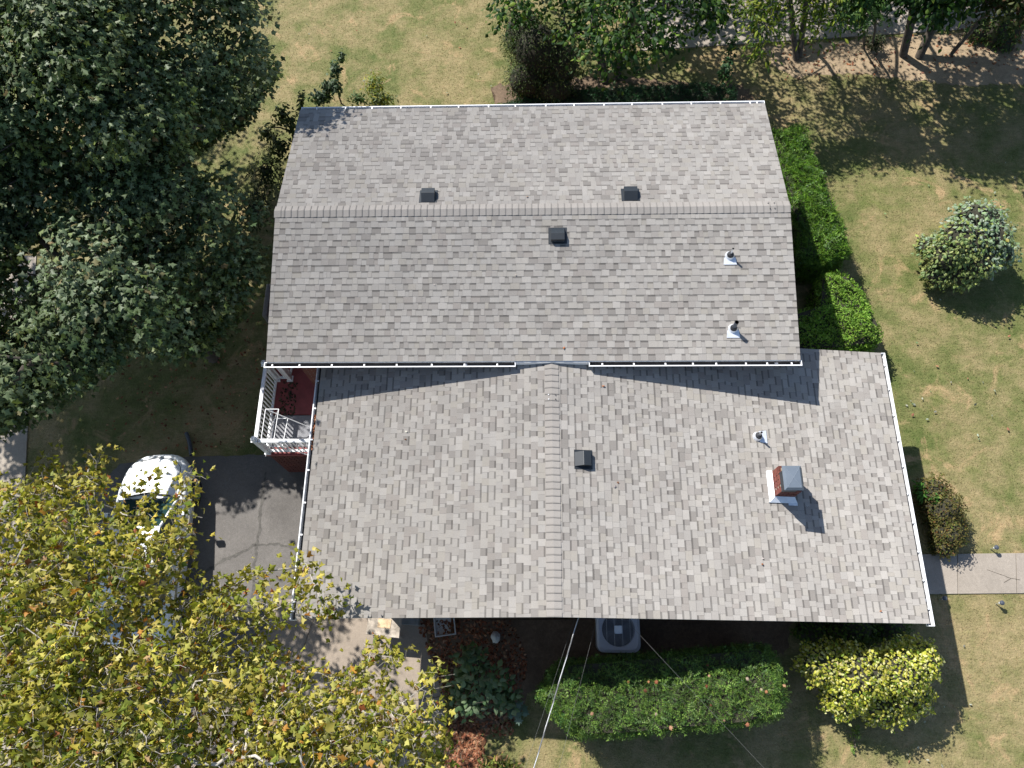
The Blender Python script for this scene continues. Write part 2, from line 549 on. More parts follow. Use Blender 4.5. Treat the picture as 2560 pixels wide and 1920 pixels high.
upper = roof_deck('upper_roof', [(YF, ZU - 0.012), (YRU, ZRU - 0.012), (YB, ZU - 0.012)], 'x', XL + 0.012, XR - 0.012)
lower = roof_deck('lower_roof', [(LXL, ZR + LXL * PL - 0.012), (0, ZR - 0.012), (LXR, ZR - LXR * PL - 0.012)], 'y', YG + 0.012, YT - 0.006)

TONES = [(1.0, 1.0, 1.0), (1.02, 1.02, 1.01), (0.97, 0.97, 0.97)] + [(1.06, 1.055, 1.04), (0.93, 0.925, 0.92), (1.15, 1.155, 1.155), (1.07, 1.07, 1.05), (0.82, 0.81, 0.80), (0.66, 0.645, 0.635), (0.98, 0.965, 0.92), (0.88, 0.865, 0.86), (1.05, 1.06, 1.065), (0.73, 0.715, 0.71), (0.86, 0.83, 0.815)]
TONES = [tuple(1 + (c - 1) * 0.8 for c in t) for t in TONES]
WIDTHS = [0.08, 0.105, 0.125, 0.145, 0.165, 0.20]


def tab_faces(w, raised, tone, e=EXPO):
    """one shingle tab: a thin wedge with its thick edge down the slope; local x along the eave, y up the slope"""
    h = 0.0098 if raised else 0.0055
    g = 0.0012
    x0, x1 = g, w - g
    lap = 0.018
    f = []
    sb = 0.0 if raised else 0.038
    zt = 0.0015

    def zz(y): return h + (zt - h) * y / (e + lap)
    ys = e - sb
    f.append(([(x0, 0, zz(0)), (x1, 0, zz(0)), (x1, ys, zz(ys)), (x0, ys, zz(ys))], tone))
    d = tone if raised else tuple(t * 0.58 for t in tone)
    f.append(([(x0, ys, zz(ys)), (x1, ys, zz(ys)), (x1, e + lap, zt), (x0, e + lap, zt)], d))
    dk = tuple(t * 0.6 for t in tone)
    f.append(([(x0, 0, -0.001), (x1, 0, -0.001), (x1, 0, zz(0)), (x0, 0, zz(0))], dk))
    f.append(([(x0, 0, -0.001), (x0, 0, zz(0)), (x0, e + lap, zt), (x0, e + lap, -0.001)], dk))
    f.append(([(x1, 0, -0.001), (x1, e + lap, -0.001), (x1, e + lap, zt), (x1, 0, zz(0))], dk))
    return f


tabs = []          # (matrix, width, raised, tone index, odd size)
slopes = [         # origin at the eave, along, up, normal, run, slope length
    (Vector((XL, YF, ZU)), Vector((1, 0, 0)), Vector((0, 1, PU)).normalized(), XR - XL, (YRU - YF) * math.hypot(1, PU)),
    (Vector((XR, YB, ZU)), Vector((-1, 0, 0)), Vector((0, -1, PU)).normalized(), XR - XL, (YRU - YF) * math.hypot(1, PU)),
    (Vector((LXL, YT, ZR + LXL * PL)), Vector((0, -1, 0)), Vector((1, 0, PL)).normalized(), YT - YG, -LXL * math.hypot(1, PL)),
    (Vector((LXR, YG, ZR - LXR * PL)), Vector((0, 1, 0)), Vector((-1, 0, PL)).normalized(), YT - YG, LXR * math.hypot(1, PL)),
]
for si, (O, U, V, W, S) in enumerate(slopes):
    nrm = U.cross(V).normalized()
    rows = int(math.ceil(S / EXPO))
    for r in range(rows):
        x = 0.0
        raised = random.random() < 0.5
        e = min(EXPO, S - r * EXPO)
        if e < 0.02: continue
        first = random.choice(WIDTHS) * random.uniform(0.5, 1)
        last_dark = False
        while x < W - 1e-4:
            w = first if x == 0 else random.choice(WIDTHS)
            std = x > 0 and e == EXPO
            if x + w > W - 0.05:
                w = W - x; std = False
            ti = random.randrange(len(TONES))
            if raised and ti in (7, 8, 12): ti = random.randrange(len(TONES))
            p = O + U * x + V * (r * EXPO)
            mtx = Matrix(((U.x, V.x, nrm.x, p.x), (U.y, V.y, nrm.y, p.y), (U.z, V.z, nrm.z, p.z), (0, 0, 0, 1)))
            tabs.append((si, mtx, w, raised, ti, std, e))
            x += w
            raised = not raised if random.random() < 0.85 else raised


def big(t):
    c = t[1] @ Vector((t[2] / 2, EXPO / 2, 0))
    # tabs under a covering or beyond the frame do not count
    if t[0] >= 2 and c.y > YF - 0.3 and c.x < XR: return 0
    n = t[1].to_3x3() @ Vector((0, 0, 1))
    d = CAM - c
    depth = (CAMR.transposed() @ (c - CAM)).z * -1
    return t[2] * abs(n.dot(d.normalized())) / depth ** 2


order = sorted((i for i in range(len(tabs)) if tabs[i][5]), key=lambda i: -big(tabs[i]))
single = set(order[:296])
cache = {}
field = {0: MB(), 1: MB()}
for i, (si, mtx, w, raised, ti, std, e) in enumerate(tabs):
    par = upper if si < 2 else lower
    if i in single:
        key = (round(w, 3), raised, ti)
        if key not in cache:
            mb = MB()
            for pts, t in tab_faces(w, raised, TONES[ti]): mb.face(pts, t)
            cache[key] = mb.mesh('shingle', M['shingle'])
        o = bpy.data.objects.new('shingle', cache[key])
        link(o, par)
        o.matrix_local = mtx
    else:
        mb = field[0 if si < 2 else 1]
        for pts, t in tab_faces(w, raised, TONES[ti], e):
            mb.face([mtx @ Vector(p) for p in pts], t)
for k, par in ((0, upper), (1, lower)):
    tag(field[k].build('shingle_field', M['shingle'], par), kind='stuff')

# ridge caps
def cap_mesh(pitch, k):
    """one folded cap; local y runs along the ridge, thick end at y = 0"""
    mb = MB()
    kk_ = random.uniform(0.96, 1.03); t = (kk_, kk_ * 0.99, kk_ * 0.985)
    half = 0.145
    sec = [(-half, -half * pitch), (-half * 0.45, -half * 0.45 * pitch + 0.008), (0, 0.016), (half * 0.45, -half * 0.45 * pitch + 0.008), (half, -half * pitch)]
    def row(y, h): return [(x, y, z + h) for x, z in sec]
    L = EXPO + 0.02
    mb.grid([row(0.022, 0.0215), row(L, 0.010)][::-1], t)
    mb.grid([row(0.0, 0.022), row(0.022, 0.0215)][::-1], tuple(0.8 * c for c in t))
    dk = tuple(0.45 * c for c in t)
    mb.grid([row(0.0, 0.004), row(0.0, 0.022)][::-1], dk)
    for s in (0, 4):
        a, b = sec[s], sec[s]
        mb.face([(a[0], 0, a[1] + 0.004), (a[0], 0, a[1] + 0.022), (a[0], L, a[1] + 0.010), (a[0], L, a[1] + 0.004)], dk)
    return mb.mesh('ridge_cap', M['shingle'])


capU = [cap_mesh(PU, k) for k in range(4)]
capL = [cap_mesh(PL, k) for k in range(4)]
n = int((XR - XL) / EXPO)
for k in range(n + 1):
    x = XR - (k + 1) * EXPO
    if x < XL - 0.02: x = XL
    o = link(bpy.data.objects.new('ridge_cap', random.choice(capU)), upper)
    # thick end towards +x
    o.matrix_local = Matrix(((0, -1, 0, x + EXPO), (1, 0, 0, YRU), (0, 0, 1, ZRU), (0, 0, 0, 1)))
n = int((YF - YG) / EXPO)
for k in range(n + 1):
    y = YG + k * EXPO
    o = link(bpy.data.objects.new('ridge_cap', random.choice(capL)), lower)
    o.matrix_local = Matrix(((1, 0, 0, 0), (0, 1, 0, y), (0, 0, 1, ZR), (0, 0, 0, 1)))
# exposed nails on the last caps
def nails(pos, par, mats):
    for p, m_ in zip(pos, mats):
        mb = MB(); mb.tube([(p[0], p[1], p[2]), (p[0], p[1], p[2] + 0.012)], 0.011, 8)
        mb.build('roof_nail', m_, par)
nails([(4.83, YRU + 0.075, ZRU + 0.022), (4.70, YRU + 0.07, ZRU + 0.022), (4.83, YRU - 0.06, ZRU + 0.022), (4.73, YRU - 0.065, ZRU + 0.022)], upper, [M['rubber']] * 4)
nails([(-0.07, 3.86, ZR + 0.026), (0.07, 3.86, ZR + 0.026), (-0.065, 3.76, ZR + 0.026), (0.075, 3.76, ZR + 0.026)], lower, [M['white'], M['rubber'], M['white'], M['rubber']])

# gutters
def gutter(p0, p1, out, hangers, label=None):
    """open trough from p0 to p1 (top of the back plate); out = outward unit vector"""
    p0, p1, out = Vector(p0), Vector(p1), Vector(out)
    W, H, T = 0.124, 0.10, 0.010
    sec = [(0.004, 0.0), (0.004, -H), (W * 0.72, -H), (W, -0.012), (W, 0.004), (W - 0.021, 0.004), (W - 0.021, -0.008), (W - 0.026, -0.02), (W * 0.68, -H + T), (0.016, -H + T), (0.016, 0.0)]
    mb = MB()
    def ring(p): return [p + out * s + Vector((0, 0, h)) for s, h in sec]
    mb.grid([ring(p0), ring(p1)], close=True)
    mb.face(ring(p0)); mb.face(ring(p1)[::-1])
    d = (p1 - p0).normalized()
    for p, sg in ((p0, -1), (p1, 1)):       # end caps
        q = [p + out * s + Vector((0, 0, h)) for s, h in ((0.004, 0.0), (0.004, -H), (W * 0.72, -H), (W, -0.012), (W, 0.004))]
        r = [x + d * sg * 0.014 for x in q]
        mb.face(q); mb.face(r); mb.grid([q, r], close=True)
    g = mb.build('gutter', M['white'], house)
    inn = MB()
    a = [p0 + out * 0.018 + Vector((0, 0, -H + T + 0.004)), p0 + out * (W * 0.70) + Vector((0, 0, -H + T + 0.004))]
    b = [p1 + out * 0.018 + Vector((0, 0, -H + T + 0.004)), p1 + out * (W * 0.70) + Vector((0, 0, -H + T + 0.004))]
    inn.face([a[0], a[1], b[1], b[0]])
    inn.face([p0 + out * 0.0175 + Vector((0, 0, -H + T + .004)), p0 + out * 0.0175 + Vector((0, 0, -0.01)), p1 + out * 0.0175 + Vector((0, 0, -0.01)), p1 + out * 0.0175 + Vector((0, 0, -H + T + .004))])
    inn.build('gutter_dirt_shade', M['gutter_in'], g)  # dirty floor and back of the trough, its shade put into the near-black colour
    fx = MB()
    fx.face([p0 + out * -0.0085 + Vector((0, 0, -0.02)), p0 + out * -0.0085 + Vector((0, 0, 0.017)), p1 + out * -0.0085 + Vector((0, 0, 0.017)), p1 + out * -0.0085 + Vector((0, 0, -0.02))])
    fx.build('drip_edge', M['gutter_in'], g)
    L = (p1 - p0).length
    for t in hangers:
        c = p0 + d * (t * L)
        hb = MB()
        def q(s, k, h): return c + out * s + d * k + Vector((0, 0, h))
        hb.hexa([q(0.05, -0.016, -0.014), q(W - 0.02, -0.016, -0.010), q(W - 0.02, 0.016, -0.010), q(0.05, 0.016, -0.014),
                 q(0.05, -0.016, -0.004), q(W - 0.02, -0.016, 0.0035), q(W - 0.02, 0.016, 0.0035), q(0.05, 0.016, -0.004)])
        hb.build('gutter_hanger', M['white'], g)
    return g


def spaced(n, j=0.1):
    return [(k + 0.5 + random.uniform(-j, j)) / n for k in range(n)]


zg_ = -0.03
gutter((XL + 0.03, YB - 0.012, ZU + zg_), (XR - 0.0, YB - 0.012, ZU + zg_), (0, 1, 0), spaced(16, 0.04) + [0.985])
gutter((XL - 0.03, YF + 0.012, ZU + zg_), (-0.77, YF + 0.012, ZU + zg_), (0, -1, 0), [0.03, 0.14, 0.27, 0.40, 0.53, 0.67, 0.80, 0.93])
gutter((0.80, YF + 0.012, ZU + zg_), (XR + 0.02, YF + 0.012, ZU + zg_), (0, -1, 0), [0.06, 0.21, 0.36, 0.49, 0.60, 0.74, 0.84, 0.955])
gutter((LXL + 0.012, YF + 0.25, ZR + LXL * PL + zg_), (LXL + 0.012, YG - 0.02, ZR + LXL * PL + zg_), (-1, 0, 0), spaced(8, 0.04) + [0.97])
gutter((LXR - 0.012, YG - 0.03, ZR - LXR * PL + zg_), (LXR - 0.012, YT, ZR - LXR * PL + zg_), (1, 0, 0), [0.055] + spaced(10, 0.04)[1:])
# outlets in the gutter floors, and downspouts
for g_, x in ((house, -5.02), (house, 4.70)):
    mb = MB(); mb.tube([(x, YF - 0.035, ZU - 0.122), (x, YF - 0.035, ZU - 0.11)], 0.034, 14)
    mb.build('gutter_outlet', M['rubber'], house)
def downspout(x, y, z0, z1, dx, dy):
    mb = MB()
    mb.box((x - 0.035, y - 0.03, z0), (x + 0.035, y + 0.03, z1 - 0.35))
    mb.hexa([(x - 0.035, y - 0.03, z1 - 0.35), (x + 0.035, y - 0.03, z1 - 0.35), (x + 0.035, y + 0.03, z1 - 0.35), (x - 0.035, y + 0.03, z1 - 0.35),
             (x + dx - 0.035, y + dy - 0.03, z1), (x + dx + 0.035, y + dy - 0.03, z1), (x + dx + 0.035, y + dy + 0.03, z1), (x + dx - 0.035, y + dy + 0.03, z1)])
    mb.build('downspout', M['white'], house)
downspout(7.02, 0.10, 0.35, 2.78, 0.40, -0.2)
downspout(5.0, 4.93, 2.95, 3.92, -0.3, -0.35)
downspout(-1.85, 4.93, 3.70, 3.92, 0.03, -0.37)
# fascia seen in the gutter gap, and step flashing at the ridge junction
mb = MB(); mb.box((-0.78, YF - 0.02, ZU - 0.16), (0.79, YF - 0.002, ZU - 0.02)); mb.build('fascia_board', M['white'], house)

# windows (mostly hidden under the eaves)
def window(x0, x1, z0, z1, y, ax='y', sgn=-1):
    d = 0.05 * sgn
    def P(a, o, z): return (a, y + o, z) if ax == 'y' else (y + o, a, z)
    mb = MB()
    for a0, a1, c0, c1 in ((x0, x0 + .06, z0, z1), (x1 - .06, x1, z0, z1), (x0 + .06, x1 - .06, z1 - .06, z1), (x0 + .06, x1 - .06, z0, z0 + .06), ((x0 + x1) / 2 - .025, (x0 + x1) / 2 + .025, z0 + .06, z1 - .06)):
        mb.hexa([P(a0, 0, c0), P(a1, 0, c0), P(a1, d, c0), P(a0, d, c0), P(a0, 0, c1), P(a1, 0, c1), P(a1, d, c1), P(a0, d, c1)])
    w = mb.build('window', M['white'], house)
    gp = MB(); gp.face([P(x0 + .03, d * 0.5, z0 + .03), P(x1 - .03, d * 0.5, z0 + .03), P(x1 - .03, d * 0.5, z1 - .03), P(x0 + .03, d * 0.5, z1 - .03)])
    gp.build('pane', M['glass'], w)
window(1.2, 2.6, 1.2, 2.5, 0.06); window(4.2, 5.6, 1.2, 2.5, 0.06)
window(1.2, 2.4, 1.3, 2.4, 6.95, 'x', 1); window(6.2, 7.4, 2.2, 3.4, 4.84, 'x', 1); window(8.6, 9.8, 2.2, 3.4, 4.84, 'x', 1)
window(-3.6, -2.4, 2.2, 3.4, 10.88, 'y', 1); window(1.6, 2.8, 2.2, 3.4, 10.88, 'y', 1)
# garage door under the left eave
gd = MB()
for k in range(4): gd.box((-4.135, 0.8, -0.22 + 0.56 * k), (-4.105, 3.0, 0.32 + 0.56 * k))
gd.build('garage_door', M['siding'], house)
# half buried front entrance door onto the porch
dm = MB(); dm.box((-4.93, 4.95, 1.39), (-4.15, 4.985, 3.4)); dm.build('door', M['white'], house)

# roof vents (slant backs)
def roof_vent(px, pitch_vec, flip):
    """box vent; pitch_vec = unit vector up the slope, placed on that slope at the photo spot"""
    up = pitch_vec.normalized()
    al = Vector((0, 0, 1)).cross(up).normalized() * -1
    nrm = al.cross(up).normalized()
    if nrm.z < 0: nrm = -nrm; al = -al
    o = px
    def q(a, s, h): return o + al * a + up * s + nrm * h
    w = 0.145
    mb = MB()
    # profile: (distance up the slope, height)
    prof = [(-0.16, 0.10), (-0.15, 0.135), (0.0, 0.145), (0.165, 0.02), (0.165, 0.006), (-0.135, 0.006)]
    mb.face([q(-w, s, h) for s, h in prof]); mb.face([q(w, s, h) for s, h in prof][::-1])
    mb.grid([[q(-w, s, h) for s, h in prof], [q(w, s, h) for s, h in prof]], close=True)
    v = mb.build('roof_vent', M['vent'], house, bevel=0.006)
    fl = MB()
    fl.hexa([q(-0.2, -0.2, 0.004), q(0.2, -0.2, 0.004), q(0.2, 0.17, 0.004), q(-0.2, 0.17, 0.004), q(-0.2, -0.2, 0.017), q(0.2, -0.2, 0.017), q(0.2, 0.17, 0.014), q(-0.2, 0.17, 0.014)])
    fl.build('vent_flange', M['vent'], v)
    lv = MB()
    for k in range(12):
        a = -0.125 + k * 0.0227
        lv.hexa([q(a, -0.168, 0.02), q(a + 0.008, -0.168, 0.02), q(a + 0.008, -0.155, 0.02), q(a, -0.155, 0.02), q(a, -0.176, 0.095), q(a + 0.008, -0.176, 0.095), q(a + 0.008, -0.163, 0.095), q(a, -0.163, 0.095)], (6, 6, 6))
    lv.build('louvre_grille', M['vent'], v)


def on_plane(u, v, slope):
    O, U, V, W, S = slopes[slope]
    nn = U.cross(V)
    d = (at(u, v, 0.0) - CAM)
    return CAM + d * ((O - CAM).dot(nn) / d.dot(nn))


roof_vent(on_plane(1071, 493, 1), slopes[1][2], 0)
roof_vent(on_plane(1576, 489, 1), slopes[1][2], 0)
roof_vent(on_plane(1394, 588, 0), slopes[0][2], 0)
roof_vent(on_plane(1456, 1149, 3), slopes[3][2], 0)

# plumbing vent pipes
def vent_pipe(u, v, slope, hp, r, pr):
    O, U, V, W, S = slopes[slope]
    o = on_plane(u, v, slope)
    nrm = U.cross(V).normalized()
    def q(a, s, h): return o + U * a + V * s + nrm * h
    mb = MB()
    rows = []
    for h, rr in ((0.0, 0.105), (0.05, 0.088), (0.075, 0.075)):
        rows.append([q(math.cos(t) * rr, math.sin(t) * rr, 0.006 + h) for t in np.linspace(0, 2 * math.pi, 15)[:-1]])
    mb.grid(rows, close=True)
    mb.hexa([q(-0.14, -0.2, 0.012), q(0.14, -0.2, 0.012), q(0.12, -0.04, 0.012), q(-0.12, -0.04, 0.012), q(-0.14, -0.2, 0.022), q(0.14, -0.2, 0.022), q(0.12, -0.04, 0.020), q(-0.12, -0.04, 0.020)])
    vp = mb.build('vent_pipe', M['flash'], house, smooth=False)
    c = o + nrm * 0.07
    cb = MB()
    cb.tube([c, c + Vector((0, 0, 0.05)), c + Vector((0, 0, 0.075))], [0.078, 0.062, r + 0.008], 14)
    cb.build('rubber_collar', M['rubber'], vp, smooth=False)
    pb = MB()
    pb.tube([c + Vector((0, 0, 0.02)), c + Vector((0, 0, hp))], r, 14, cap=False)
    pb.tube([c + Vector((0, 0, hp)), c + Vector((0, 0, 0.03))], r - 0.006, 14, (0.05, 0.05, 0.05), cap=False)
    pb.build('pipe', pr, vp, smooth=False)


vent_pipe(1824, 640, 0, 0.25, 0.022, M['steel'])
vent_pipe(1832, 822, 0, 0.28, 0.042, M['pot'])
vent_pipe(1893, 1092, 3, 0.24, 0.022, M['steel'])

# chimney
ch = MB()
CX0, CX1, CY0, CY1 = 4.513, 4.935, 1.867, 2.385
ZC = 3.80
ch.box((CX0 + 0.012, CY0 + 0.012, 2.8), (CX1 - 0.012, CY1 - 0.012, ZC - 0.005))
chim = ch.build('chimney', M['mortar'], house)
bw, bh = 0.2, 0.0655
bcache = {}
row = 0
z = 3.16
while z < ZC - 0.02:
    for face, (ax, fixed, lo, hi) in enumerate((('x', CY0, CX0, CX1), ('x', CY1 - 0.1, CX0, CX1), ('y', CX0, CY0 + 0.1, CY1 - 0.1), ('y', CX1 - 0.1, CY0 + 0.1, CY1 - 0.1))):
        s = lo - (0.1 if row % 2 else 0.0) + (0.05 if ax == 'y' else 0)
        while s < hi - 0.01:
            a, b = max(s, lo), min(s + bw, hi)
            if b - a > 0.03:
                j = random.uniform(-0.0025, 0.0025)
                k = random.uniform(0.75, 1.2)
                t = (k, k * random.uniform(0.9, 1.05), k * random.uniform(0.88, 1.05))
                mb = MB()
                g = 0.005
                if ax == 'x':
                    out = -1 if face == 0 else 1
                    mb.box((a + g, fixed + (j if face == 0 else 0), z + g), (b - g, fixed + 0.1 + (j if face == 1 else 0), z + bh), t)
                else:
                    mb.box((fixed + (j if face == 2 else 0), a + g, z + g), (fixed + 0.1 + (j if face == 3 else 0), b - g, z + bh), t)
                mb.build('brick', M['chbrick'], chim)
            s += bw + 0.01
    z += bh + 0.009
    row += 1
cw = MB()
cw.box((CX0 + 0.02, CY0 + 0.02, ZC - 0.01), (CX1 - 0.02, CY1 - 0.02, ZC + 0.055), (1, 0.97, 0.88), top_in=0.05)
cw.build('mortar_crown', M['mortar'], chim)
fb = MB(); fb.box((4.60, 1.97, ZC + 0.03), (4.92, 2.31, ZC + 0.16)); fb.build('flue_tile', M['rubber'], chim)
# hipped metal cap
CZ = 4.22
cc = MB()
kx0, kx1, ky0, ky1 = 4.465, 4.835, 1.80, 2.29
cc.grid([[(kx0 - 0.0, ky0, CZ - 0.05), (kx1, ky0, CZ - 0.05), (kx1, ky1, CZ - 0.05), (kx0, ky1, CZ - 0.05)],
         [(kx0 + 0.045, ky0 + 0.045, CZ), (kx1 - 0.045, ky0 + 0.045, CZ), (kx1 - 0.045, ky1 - 0.045, CZ), (kx0 + 0.045, ky1 - 0.045, CZ)]], close=True)
ctr = ((kx0 + kx1) / 2, (ky0 + ky1) / 2, CZ + 0.014)
q_ = [(kx0 + 0.045, ky0 + 0.045, CZ), (kx1 - 0.045, ky0 + 0.045, CZ), (kx1 - 0.045, ky1 - 0.045, CZ), (kx0 + 0.045, ky1 - 0.045, CZ)]
for k in range(4): cc.face([q_[k], q_[(k + 1) % 4], ctr])
cc.box((kx0 + 0.02, ky0 + 0.02, CZ - 0.06), (kx1 - 0.02, ky1 - 0.02, CZ - 0.045))
cco = cc.build('chimney_cap', M['cap'], chim)
sd = MB()
for k in range(4):
    a, b = Vector(q_[k]), Vector(ctr)
    sd.tube([a + Vector((0, 0, 0.001)), b + Vector((0, 0, 0.001))], 0.003, 5, (1.35, 1.35, 1.35))
sd.build('standing_seam', M['cap'], cco)
sc_ = MB()
sc_.box((kx0 + 0.05, ky0 + 0.05, ZC + 0.03), (kx1 - 0.05, ky1 - 0.05, CZ - 0.06))
sc_.build('spark_screen', M['darkmetal'], chim)
# white saddle and counter flashing
zs = lambda x: ZR - x * PL
fl = MB()
fl.hexa([(CX0 - 0.10, CY0 - 0.12, zs(CX0 - .10) + 0.012), (CX0 + 0.004, CY0 - 0.0, zs(CX0) + 0.0), (CX0 + 0.004, CY1 + 0.03, zs(CX0)), (CX0 - 0.10, CY1 + 0.02, zs(CX0 - .10) + 0.012),
         (CX0 - 0.10, CY0 - 0.12, zs(CX0 - .10) + 0.03), (CX0 - 0.004, CY0 - 0.008, zs(CX0) + 0.10), (CX0 - 0.004, CY1 + 0.008, zs(CX0) + 0.10), (CX0 - 0.10, CY1 + 0.02, zs(CX0 - .10) + 0.03)])
fl.build('chimney_flashing', M['flash'], chim)
fl = MB()
fl.hexa([(CX0 - 0.12, CY0 - 0.12, zs(CX0 - .12) + 0.012), (CX1 + 0.06, CY0 - 0.12, zs(CX1 + .06) + 0.012), (CX1 + 0.0, CY0 - 0.003, zs(CX1) + 0.0), (CX0 - 0.005, CY0 - 0.003, zs(CX0) + 0.0),
         (CX0 - 0.12, CY0 - 0.12, zs(CX0 - .12) + 0.03), (CX1 + 0.06, CY0 - 0.12, zs(CX1 + .06) + 0.03), (CX1 + 0.0, CY0 - 0.003, zs(CX1) + 0.095), (CX0 - 0.005, CY0 - 0.003, zs(CX0) + 0.095)])
fl.hexa([(CX1 - 0.13, CY0 - 0.165, zs(CX1 - .13) + 0.014), (CX1 + 0.06, CY0 - 0.165, zs(CX1 + .06) + 0.014), (CX1 + 0.06, CY0 - 0.12, zs(CX1 + .06) + 0.014), (CX1 - 0.13, CY0 - 0.12, zs(CX1 - .13) + 0.014),
         (CX1 - 0.13, CY0 - 0.165, zs(CX1 - .13) + 0.026), (CX1 + 0.06, CY0 - 0.165, zs(CX1 + .06) + 0.026), (CX1 + 0.06, CY0 - 0.12, zs(CX1 + .06) + 0.032), (CX1 - 0.13, CY0 - 0.12, zs(CX1 - .13) + 0.032)])
fl.build('chimney_flashing', M['flash'], chim)

# ------------------------------------------------------------------ porch (part of the house)
DZ = 1.39
PXW, PYS, PYN, PXE = -6.80, 3.30, 6.2, -4.12
pb = MB()
pb.box((PXW + 0.06, PYS + 0.06, -0.6), (PXE, PYN, DZ - 0.06))
porch = pb.build('porch', M['brickwall'], house)
# courses of the visible brick base, proud of the core
bc = MB()
z = -0.42; row = 0
while z < DZ - 0.13:
    s = PXW + 0.05 - (0.1 if row % 2 else 0)
    while s < -4.2:
        a, b = max(s, PXW + 0.05), s + 0.2
        k = random.uniform(0.7, 1.15)
        if b - a > 0.03:
            bc.box((a + 0.005, PYS + 0.04, z), (b - 0.005, PYS + 0.07, z + 0.065), (k * 0.8, k * 0.78, k * 0.78))
        s += 0.21
    s = PYS + 0.05
    while s < PYN:
        k = random.uniform(0.7, 1.15)
        bc.box((PXW + 0.04, s + 0.005, z), (PXW + 0.07, min(s + 0.2, PYN), z + 0.065), (k * 0.8, k * 0.78, k * 0.78))
        s += 0.21
    z += 0.0755; row += 1
tag(bc.build('brick_course', M['chbrick'], porch), kind='stuff')
rd = MB()
rd.box((PXW, 4.325, DZ - 0.08), (PXE, PYN, DZ)); rd.build('porch_floor', M['red'], porch, bevel=0.008)
rd = MB(); rd.box((PXW, PYS, DZ - 0.08), (PXE, 3.50, DZ)); rd.build('porch_floor', M['red'], porch, bevel=0.008)
for a, b in ((PXW, -5.60), (-5.575, -4.9), (-4.875, PXE)):
    sb = MB(); sb.box((a, 3.515, DZ - 0.07), (b, 4.305, DZ + random.uniform(-0.004, 0.002))); sb.build('slab', M['slab'], porch, bevel=0.006)
# steps going down along the side wall
st = MB()
for k in range(6):
    st.box((PXW, PYN + 0.28 * k, -0.6), (-5.75, PYN + 0.28 * (k + 1), DZ - 0.18 * (k + 1)))
st.build('step', M['slab'], porch)
# railing
def newel(x, y, z0=DZ, h=0.98, big=1.0):
    mb = MB()
    mb.box((x - 0.075, y - 0.075, z0), (x + 0.075, y + 0.075, z0 + 0.05))
    mb.box((x - 0.05, y - 0.05, z0 + 0.05), (x + 0.05, y + 0.05, z0 + h))
    mb.box((x - 0.07, y - 0.07, z0 + h), (x + 0.07, y + 0.07, z0 + h + 0.03))
    rows = []
    for hh, r in ((0.03, 0.03), (0.05, 0.055), (0.085, 0.066), (0.12, 0.05), (0.14, 0.012)):
        rows.append([(x + math.cos(t) * r, y + math.sin(t) * r, z0 + h + hh) for t in np.linspace(0, 2 * math.pi, 13)[:-1]])
    mb.grid(rows, close=True)
    mb.build('newel_post', M['white'], rail, bevel=0.004)


def rail_run(a, b, z0=DZ, z1=DZ, n=10):
    a, b = Vector((*a, z0)), Vector((*b, z1))
    d = (b - a); L = d.length; d.normalize()
    s = Vector((-d.y, d.x, 0)).normalized()
    def bar(h, w, t, nm):
        mb = MB()
        q = []
        for zz in (h, h + t):
            for p, sg in ((a, -1), (b, -1), (b, 1), (a, 1)):
                q.append(p + s * sg * w * 0.5 + Vector((0, 0, zz)))
        mb.hexa(q); mb.build(nm, M['white'], rail, bevel=0.006)
    bar(0.87, 0.085, 0.055, 'top_rail'); bar(0.09, 0.06, 0.045, 'bottom_rail')
    for k in range(n):
        p = a + (b - a) * ((k + 0.5) / n)
        mb = MB()
        mb.box((p.x - 0.013, p.y - 0.013, p.z + 0.135), (p.x + 0.013, p.y + 0.013, p.z + 0.87))
        mb.build('baluster', M['white'], rail)


rail = MB()
rail.box((-6.70, 3.42, DZ + 0.09), (-6.69, 3.43, DZ + 0.1))
rail = bpy.data.objects.new('railing', None); link(rail, house)
NX = -6.72
newel(NX, 3.38); newel(NX, 5.25); newel(-6.40, 5.25)
rail_run((NX, 3.43), (NX, 5.20), n=17)
rail_run((NX + 0.06, 3.38), (-4.14, 3.38), n=22)
rail_run((NX + 0.05, 5.25), (-6.45, 5.25), n=2)
rail_run((-6.40, 5.31), (-6.40, 7.6), DZ, DZ - 1.15, n=14)

# ------------------------------------------------------------------ things on the porch and round the walls
rk = empty('drying_rack', (-6.0, 3.8, DZ), 'white tubular drying rack standing on the porch behind the railing', 'rack')
def rods(loop, nm, r=0.011):
    mb = MB()
    for k in range(len(loop) - (0)):
        a, b = loop[k], loop[(k + 1) % len(loop)]
        mb.tube([a, b], r, 6)
    o = mb.build(nm, M['white']); o.parent = rk; o.location = (-rk.location.x, -rk.location.y, -rk.location.z)
t0 = [at(664, 1023, DZ + .85), at(697, 1023, DZ + .85), at(685, 1098, DZ + .85), at(653, 1098, DZ + .85)]
t1 = [at(687, 1046, DZ + .5), at(720, 1046, DZ + .5), at(706, 1116, DZ + .5), at(676, 1116, DZ + .5)]
rods(t0, 'top_frame'); rods(t1, 'middle_frame')
for i, (a, b) in enumerate(((t0[0], t1[1]), (t0[1], t1[0]), (t0[3], t1[2]), (t0[2], t1[3]))):
    d = (b - a).normalized()
    k = (a.z - DZ - 0.01) / -d.z
    mb = MB(); mb.tube([a, a + d * min(k, 3)], 0.011, 6)
    o = mb.build('leg', M['white']); o.parent = rk; o.location = -rk.location

def local(root, mb, name, mat, **kw):
    """build in world coordinates, then parent to a thing whose origin is elsewhere"""
    o = mb.build(name, mat, root, **kw)
    o.matrix_parent_inverse = Matrix.Translation(-Vector(root.location)) if root.rotation_euler.z == 0 else (Matrix.Translation(root.location) @ Matrix.Rotation(root.rotation_euler.z, 4, 'Z')).inverted()
    return o

